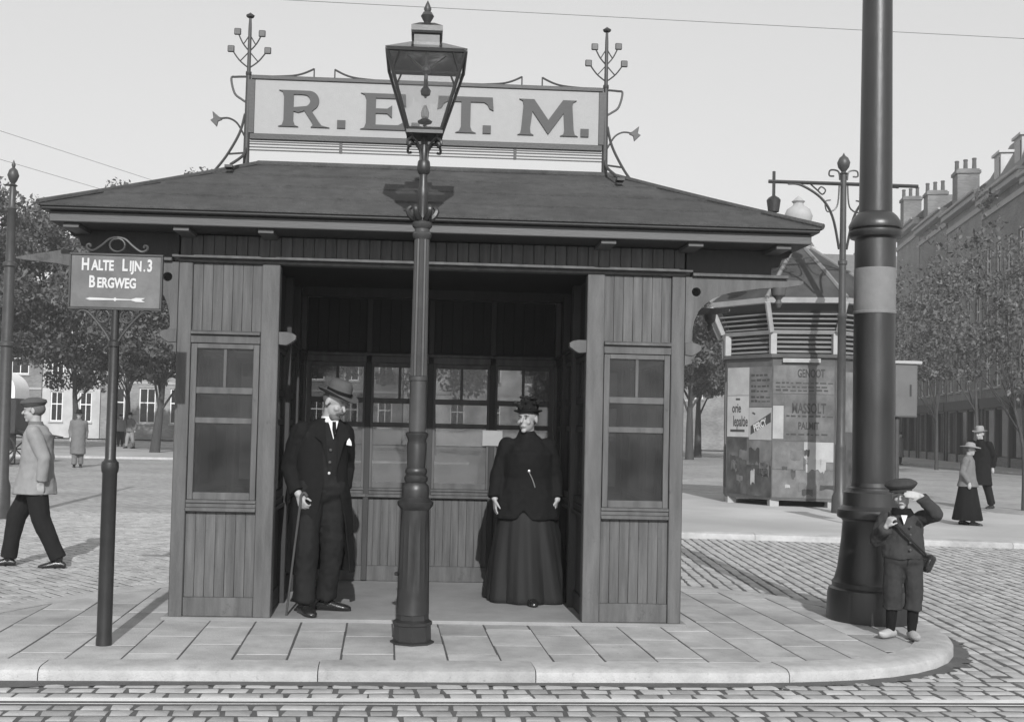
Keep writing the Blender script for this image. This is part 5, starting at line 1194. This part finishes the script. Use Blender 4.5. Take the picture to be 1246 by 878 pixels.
# ---- boy shading his eyes
J = dict(pelvis=V3(.0, 0, .53), chest=V3(-.005, .01, .70), neck=V3(-.01, .0, .815), head=V3(-.015, -.02, .945), headrot=(R(-22), R(8), R(-5)),
         sr=V3(-.11, .01, .775), er=V3(-.165, .02, .64), wr=V3(-.135, -.11, .735), sl=V3(.115, .01, .79), el=V3(.178, -.1, .83), wl=V3(.08, -.135, .945),
         hr=V3(-.06, 0, .5), kr=V3(-.07, -.02, .29), ar=V3(-.075, .0, .06), tr=V3(-.17, -.09, .03), hl=V3(.06, 0, .5), kl=V3(.07, -.02, .29), al=V3(.055, -.02, .06), tl=V3(.07, -.16, .03))
boy, T = figure('person', 'small boy in flat cap and clogs shading his eyes by the black pole', (3.43, 8.05, .004), R(-10), J, sc=.62, headsc=1.24, handsc=1.08, vox=.005, curl=(1.0, .12), handn=((.9, .3, .2), (0, 1, -.3)), thumb=((.2, -.5, .8), (-.4, 0, -1)), handd=((.35, -.25, .8), (-1, -.05, .12)), girth=1.1)
trousers(boy, J, 'boytrousers', .64, .007, (.108, .092, .09, .098), .012, .44)
boy.scale = (1.06, 1.06, 1.07)
mb = MB()
for a, b in (('kr', 'ar'), ('kl', 'al')): mb.chain([J[a], Vector(J[a]).lerp(Vector(J[b]), .5), J[b]], [.036, .038, .03])
obj('stockings', remesh(mb, .008, 2), 'coat', boy)
shoe(boy, J['ar'], J['tr'], 'clog', .62, 'clog', True); shoe(boy, J['al'], J['tl'], 'clog', .6, 'clog', True)
mb = MB(); mb.loft([(0, .005, .525, .138, .105), (0, .005, .56, .14, .107), (0, .005, .65, .132, .1), (-.003, .005, .74, .128, .096), (-.006, .005, .79, .105, .08), (-.01, .0, .83, .06, .06)], 32)
sleeves(mb, J, .66, (.085, .075, .062)); obj('jacket', remesh(mb, .007, 2, .012, 13), 'boyjacket', boy)
for k in range(4): MB().ell((.02, -.118+.002*k, .74-.05*k), (.008, .005, .008)).build('button', 'felt', boy)
MB().loft([(-.01, 0, .79, .075, .07), (-.012, -.005, .825, .078, .074), (-.014, -.008, .855, .06, .062)], 20).build('scarf', 'coat', boy)
MB().prism([(-.04, .815), (.0, .815), (-.02, .755)], -.112, -.1, 'y').build('shirt_front', 'linen', boy)
cp = MB(); TH = T @ Matrix.Translation((0, .004, .058)) @ Matrix.Rotation(R(-4), 4, 'X') @ Matrix.Scale(.8, 4)
tl(cp, [(.09, -.03, 0), (.104, -.02, 0), (.128, .002, .004), (.132, .014, .004), (.122, .032, .0), (.095, .05, -.004), (.05, .06, 0), (.01, .062, 0)], TH, 28, 1.1); c_ = cp.build('cap', 'cap', boy)
vs = []; fs = []
for k in range(13):
    a = R(-160+k*140/12); ex_ = 1+.32*math.sin(PI*k/12)
    for q, z in ((1, -.018), (ex_, -.034), (ex_, -.04), (1, -.026)): vs.append(TH @ V3(.096*q*math.cos(a), .105*q*math.sin(a), z))
for k in range(12):
    for q in range(4): fs.append((k*4+q, (k+1)*4+q, (k+1)*4+(q+1) % 4, k*4+(q+1) % 4))
MB().add(vs, fs).build('visor', 'cap', c_)
MB().ell((0, .028, .008), (.062, .066, .056), T).build('hair', 'hair', boy)
bg_ = MB(); bg_.box(-.03, .03, -.05, .05, -.07, .05); bo = bg_.build('satchel', 'leather', boy, loc=(.175, .06, .5), bevel=.015); bo.rotation_euler = (0, R(28), R(15))
MB().tube(smoothpath([(-.1, -.1, .78), (0, -.125, .68), (.12, -.09, .57), (.16, .03, .54)], 5), .008, 6).build('strap', 'leather', boy)
MB().tube(smoothpath([(-.1, -.1, .78), (-.07, .02, .84), (.06, .1, .68), (.15, .08, .54)], 5), .008, 6).build('strap', 'leather', boy)

# ---- passers-by
def walker(label, loc, rz, sc=1., top='greycloth', low='coat', hatk='hat', skirt=False, stride=.22, group=None, vox=.014, coatlen=.8, hatmat='coat', arms=.12):
    k = sc
    J = dict(pelvis=V3(0, 0, .92)*k, chest=V3(0, -.01, 1.25)*k, neck=V3(0, -.02, 1.42)*k, head=V3(0, -.05, 1.58)*k, headrot=(0, R(5), 0),
             sr=V3(-.18, 0, 1.36)*k, er=V3(-.23, arms*.5, 1.1)*k, wr=V3(-.22, -arms*.6, .88)*k, sl=V3(.18, 0, 1.36)*k, el=V3(.23, arms, 1.1)*k, wl=V3(.21, arms*.8, .87)*k,
             hr=V3(-.09, 0, .9)*k, kr=V3(-.09, -stride*.75, .51)*k, ar=V3(-.09, -stride, .09)*k, tr=V3(-.09, -stride-.2, .04)*k, hl=V3(.09, 0, .9)*k, kl=V3(.09, stride*.3, .5)*k, al=V3(.09, stride, .1)*k, tl=V3(.09, stride-.18, .04)*k)
    t, T = figure('person', label, loc, rz, J, sc=k, vox=vox*k, hands=vox < .012, face=vox < .016, group=group, girth=.88)
    if skirt:
        MB().loft([(0, 0, 1.02*k, .14*k, .12*k), (0, 0, .8*k, .2*k, .18*k), (0, 0, .4*k, .25*k, .25*k), (0, .0, .12*k, .28*k, .3*k), (0, 0, .1*k, .27*k, .29*k)], 40, lambda a, z: .04*math.sin(9*a)*max(0, 1-z/k)).build('skirt', low, t)
    else: trousers(t, J, low, k, vox*k, (.115, .095, .08, .08))
    shoe(t, J['ar'], J['tr'], sc=k); shoe(t, J['al'], J['tl'], sc=k)
    mb = MB(); mb.loft([(0, 0, coatlen*k, .23*k, .215*k), (0, 0, 1.0*k, .19*k, .17*k), (0, 0, 1.2*k, .2*k, .15*k), (0, 0, 1.34*k, .195*k, .132*k), (0, -.01*k, 1.41*k, .12*k, .09*k), (0, -.02*k, 1.45*k, .06*k, .06*k)], 28)
    sleeves(mb, J, k); obj('jacket', remesh(mb, vox*k, 3, .011*k, 7/k), top, t)
    MB().loft([(0, -.015*k, 1.4*k, .085*k, .08*k), (0, -.022*k, 1.45*k, .075*k, .072*k), (0, -.025*k, 1.47*k, .066*k, .066*k)], 18).build('collar', top if top != 'smock' else 'greycloth', t)
    h = MB(); TH = T @ Matrix.Translation((0, .005*k, .055*k))
    if hatk == 'hat': tl(h, [(.08*k, -.01*k, 0), (.14*k, .0, .01*k), (.14*k, .01*k, .01*k), (.085*k, .012*k, 0), (.08*k, .09*k, 0), (.06*k, .115*k, 0), (.01*k, .12*k, 0)], TH, 20)
    elif hatk == 'wide': tl(h, [(.08*k, -.01*k, 0), (.2*k, -.005*k, .01*k), (.2*k, .008*k, .01*k), (.1*k, .02*k, 0), (.085*k, .08*k, 0), (.04*k, .1*k, 0), (.01*k, .1*k, 0)], TH, 20, 1.05)
    else: tl(h, [(.085*k, -.02*k, 0), (.115*k, .02*k, 0), (.11*k, .045*k, 0), (.04*k, .075*k, 0), (.01*k, .077*k, 0)], TH, 20, 1.15)
    h.build('hat', hatmat, t); MB().ell((0, .03*k, .01*k), (.082*k, .09*k, .075*k), T).build('hair', 'hair', t)
    return t
walker('man in pale smock and dark trousers striding past the stop sign', (-3.88, 11.85, -.085), R(-84), 1.0, 'smock', 'suit', 'cap', stride=.26, vox=.009, coatlen=.74, hatmat='felt')
walker('girl in a pale wide hat and grey coat walking across the far pavement', (9.05, 18.7, 0), R(55), .79, 'greycloth', 'coat', 'wide', True, .12, vox=.012, coatlen=.8, hatmat='smock')
walker('man in dark coat and pale straw hat walking behind the girl', (12.2, 24.6, -.088), R(-60), 1.03, 'coat', 'suit', 'hat', stride=.25, vox=.014, coatlen=.5, hatmat='smock')
walker('person in grey coat and hat standing alone on the brick street', (-10.65, 36.3, -.09), R(15), 1.03, 'greycloth', 'greycloth', 'hat', stride=.05, vox=.018, coatlen=.4, hatmat='suit')
walker('person in pale shirt and dark apron by the brick house windows', (-16.0, 62, 0), R(10), 1.0, 'smock', 'coat', 'cap', stride=.08, vox=.022)
walker('person in grey jacket strolling under the elms beside the stop sign post', (-14.6, 58.5, 0), R(-40), 1.03, 'greycloth', 'smock', 'hat', stride=.15, vox=.022)
walker('person in grey coat standing before the shopfronts beyond the cabinet', (26.6, 63, -.09), R(20), 1.04, 'greycloth', 'coat', 'hat', stride=.05, vox=.022, coatlen=.4)

# ================================================================== HAZE: the thin smoky air of the town
hz = MB().box(-1600, 1600, -400, 2600, -1.2, 24).build('haze', None, smooth=False); hz['kind'] = 'stuff'; hz['label'] = 'thin pale haze hanging over the street'
hm_ = bpy.data.materials.new('haze'); hm_.use_nodes = True; n_ = hm_.node_tree.nodes; n_.clear(); vo = n_.new('ShaderNodeVolumePrincipled'); ho = n_.new('ShaderNodeOutputMaterial')
vo.inputs['Color'].default_value = (.9, .9, .9, 1); vo.inputs['Density'].default_value = .0018; vo.inputs['Anisotropy'].default_value = .2
hm_.node_tree.links.new(vo.outputs[0], ho.inputs['Volume']); hz.data.materials.append(hm_)
bpy.data.scenes.remove(WS)
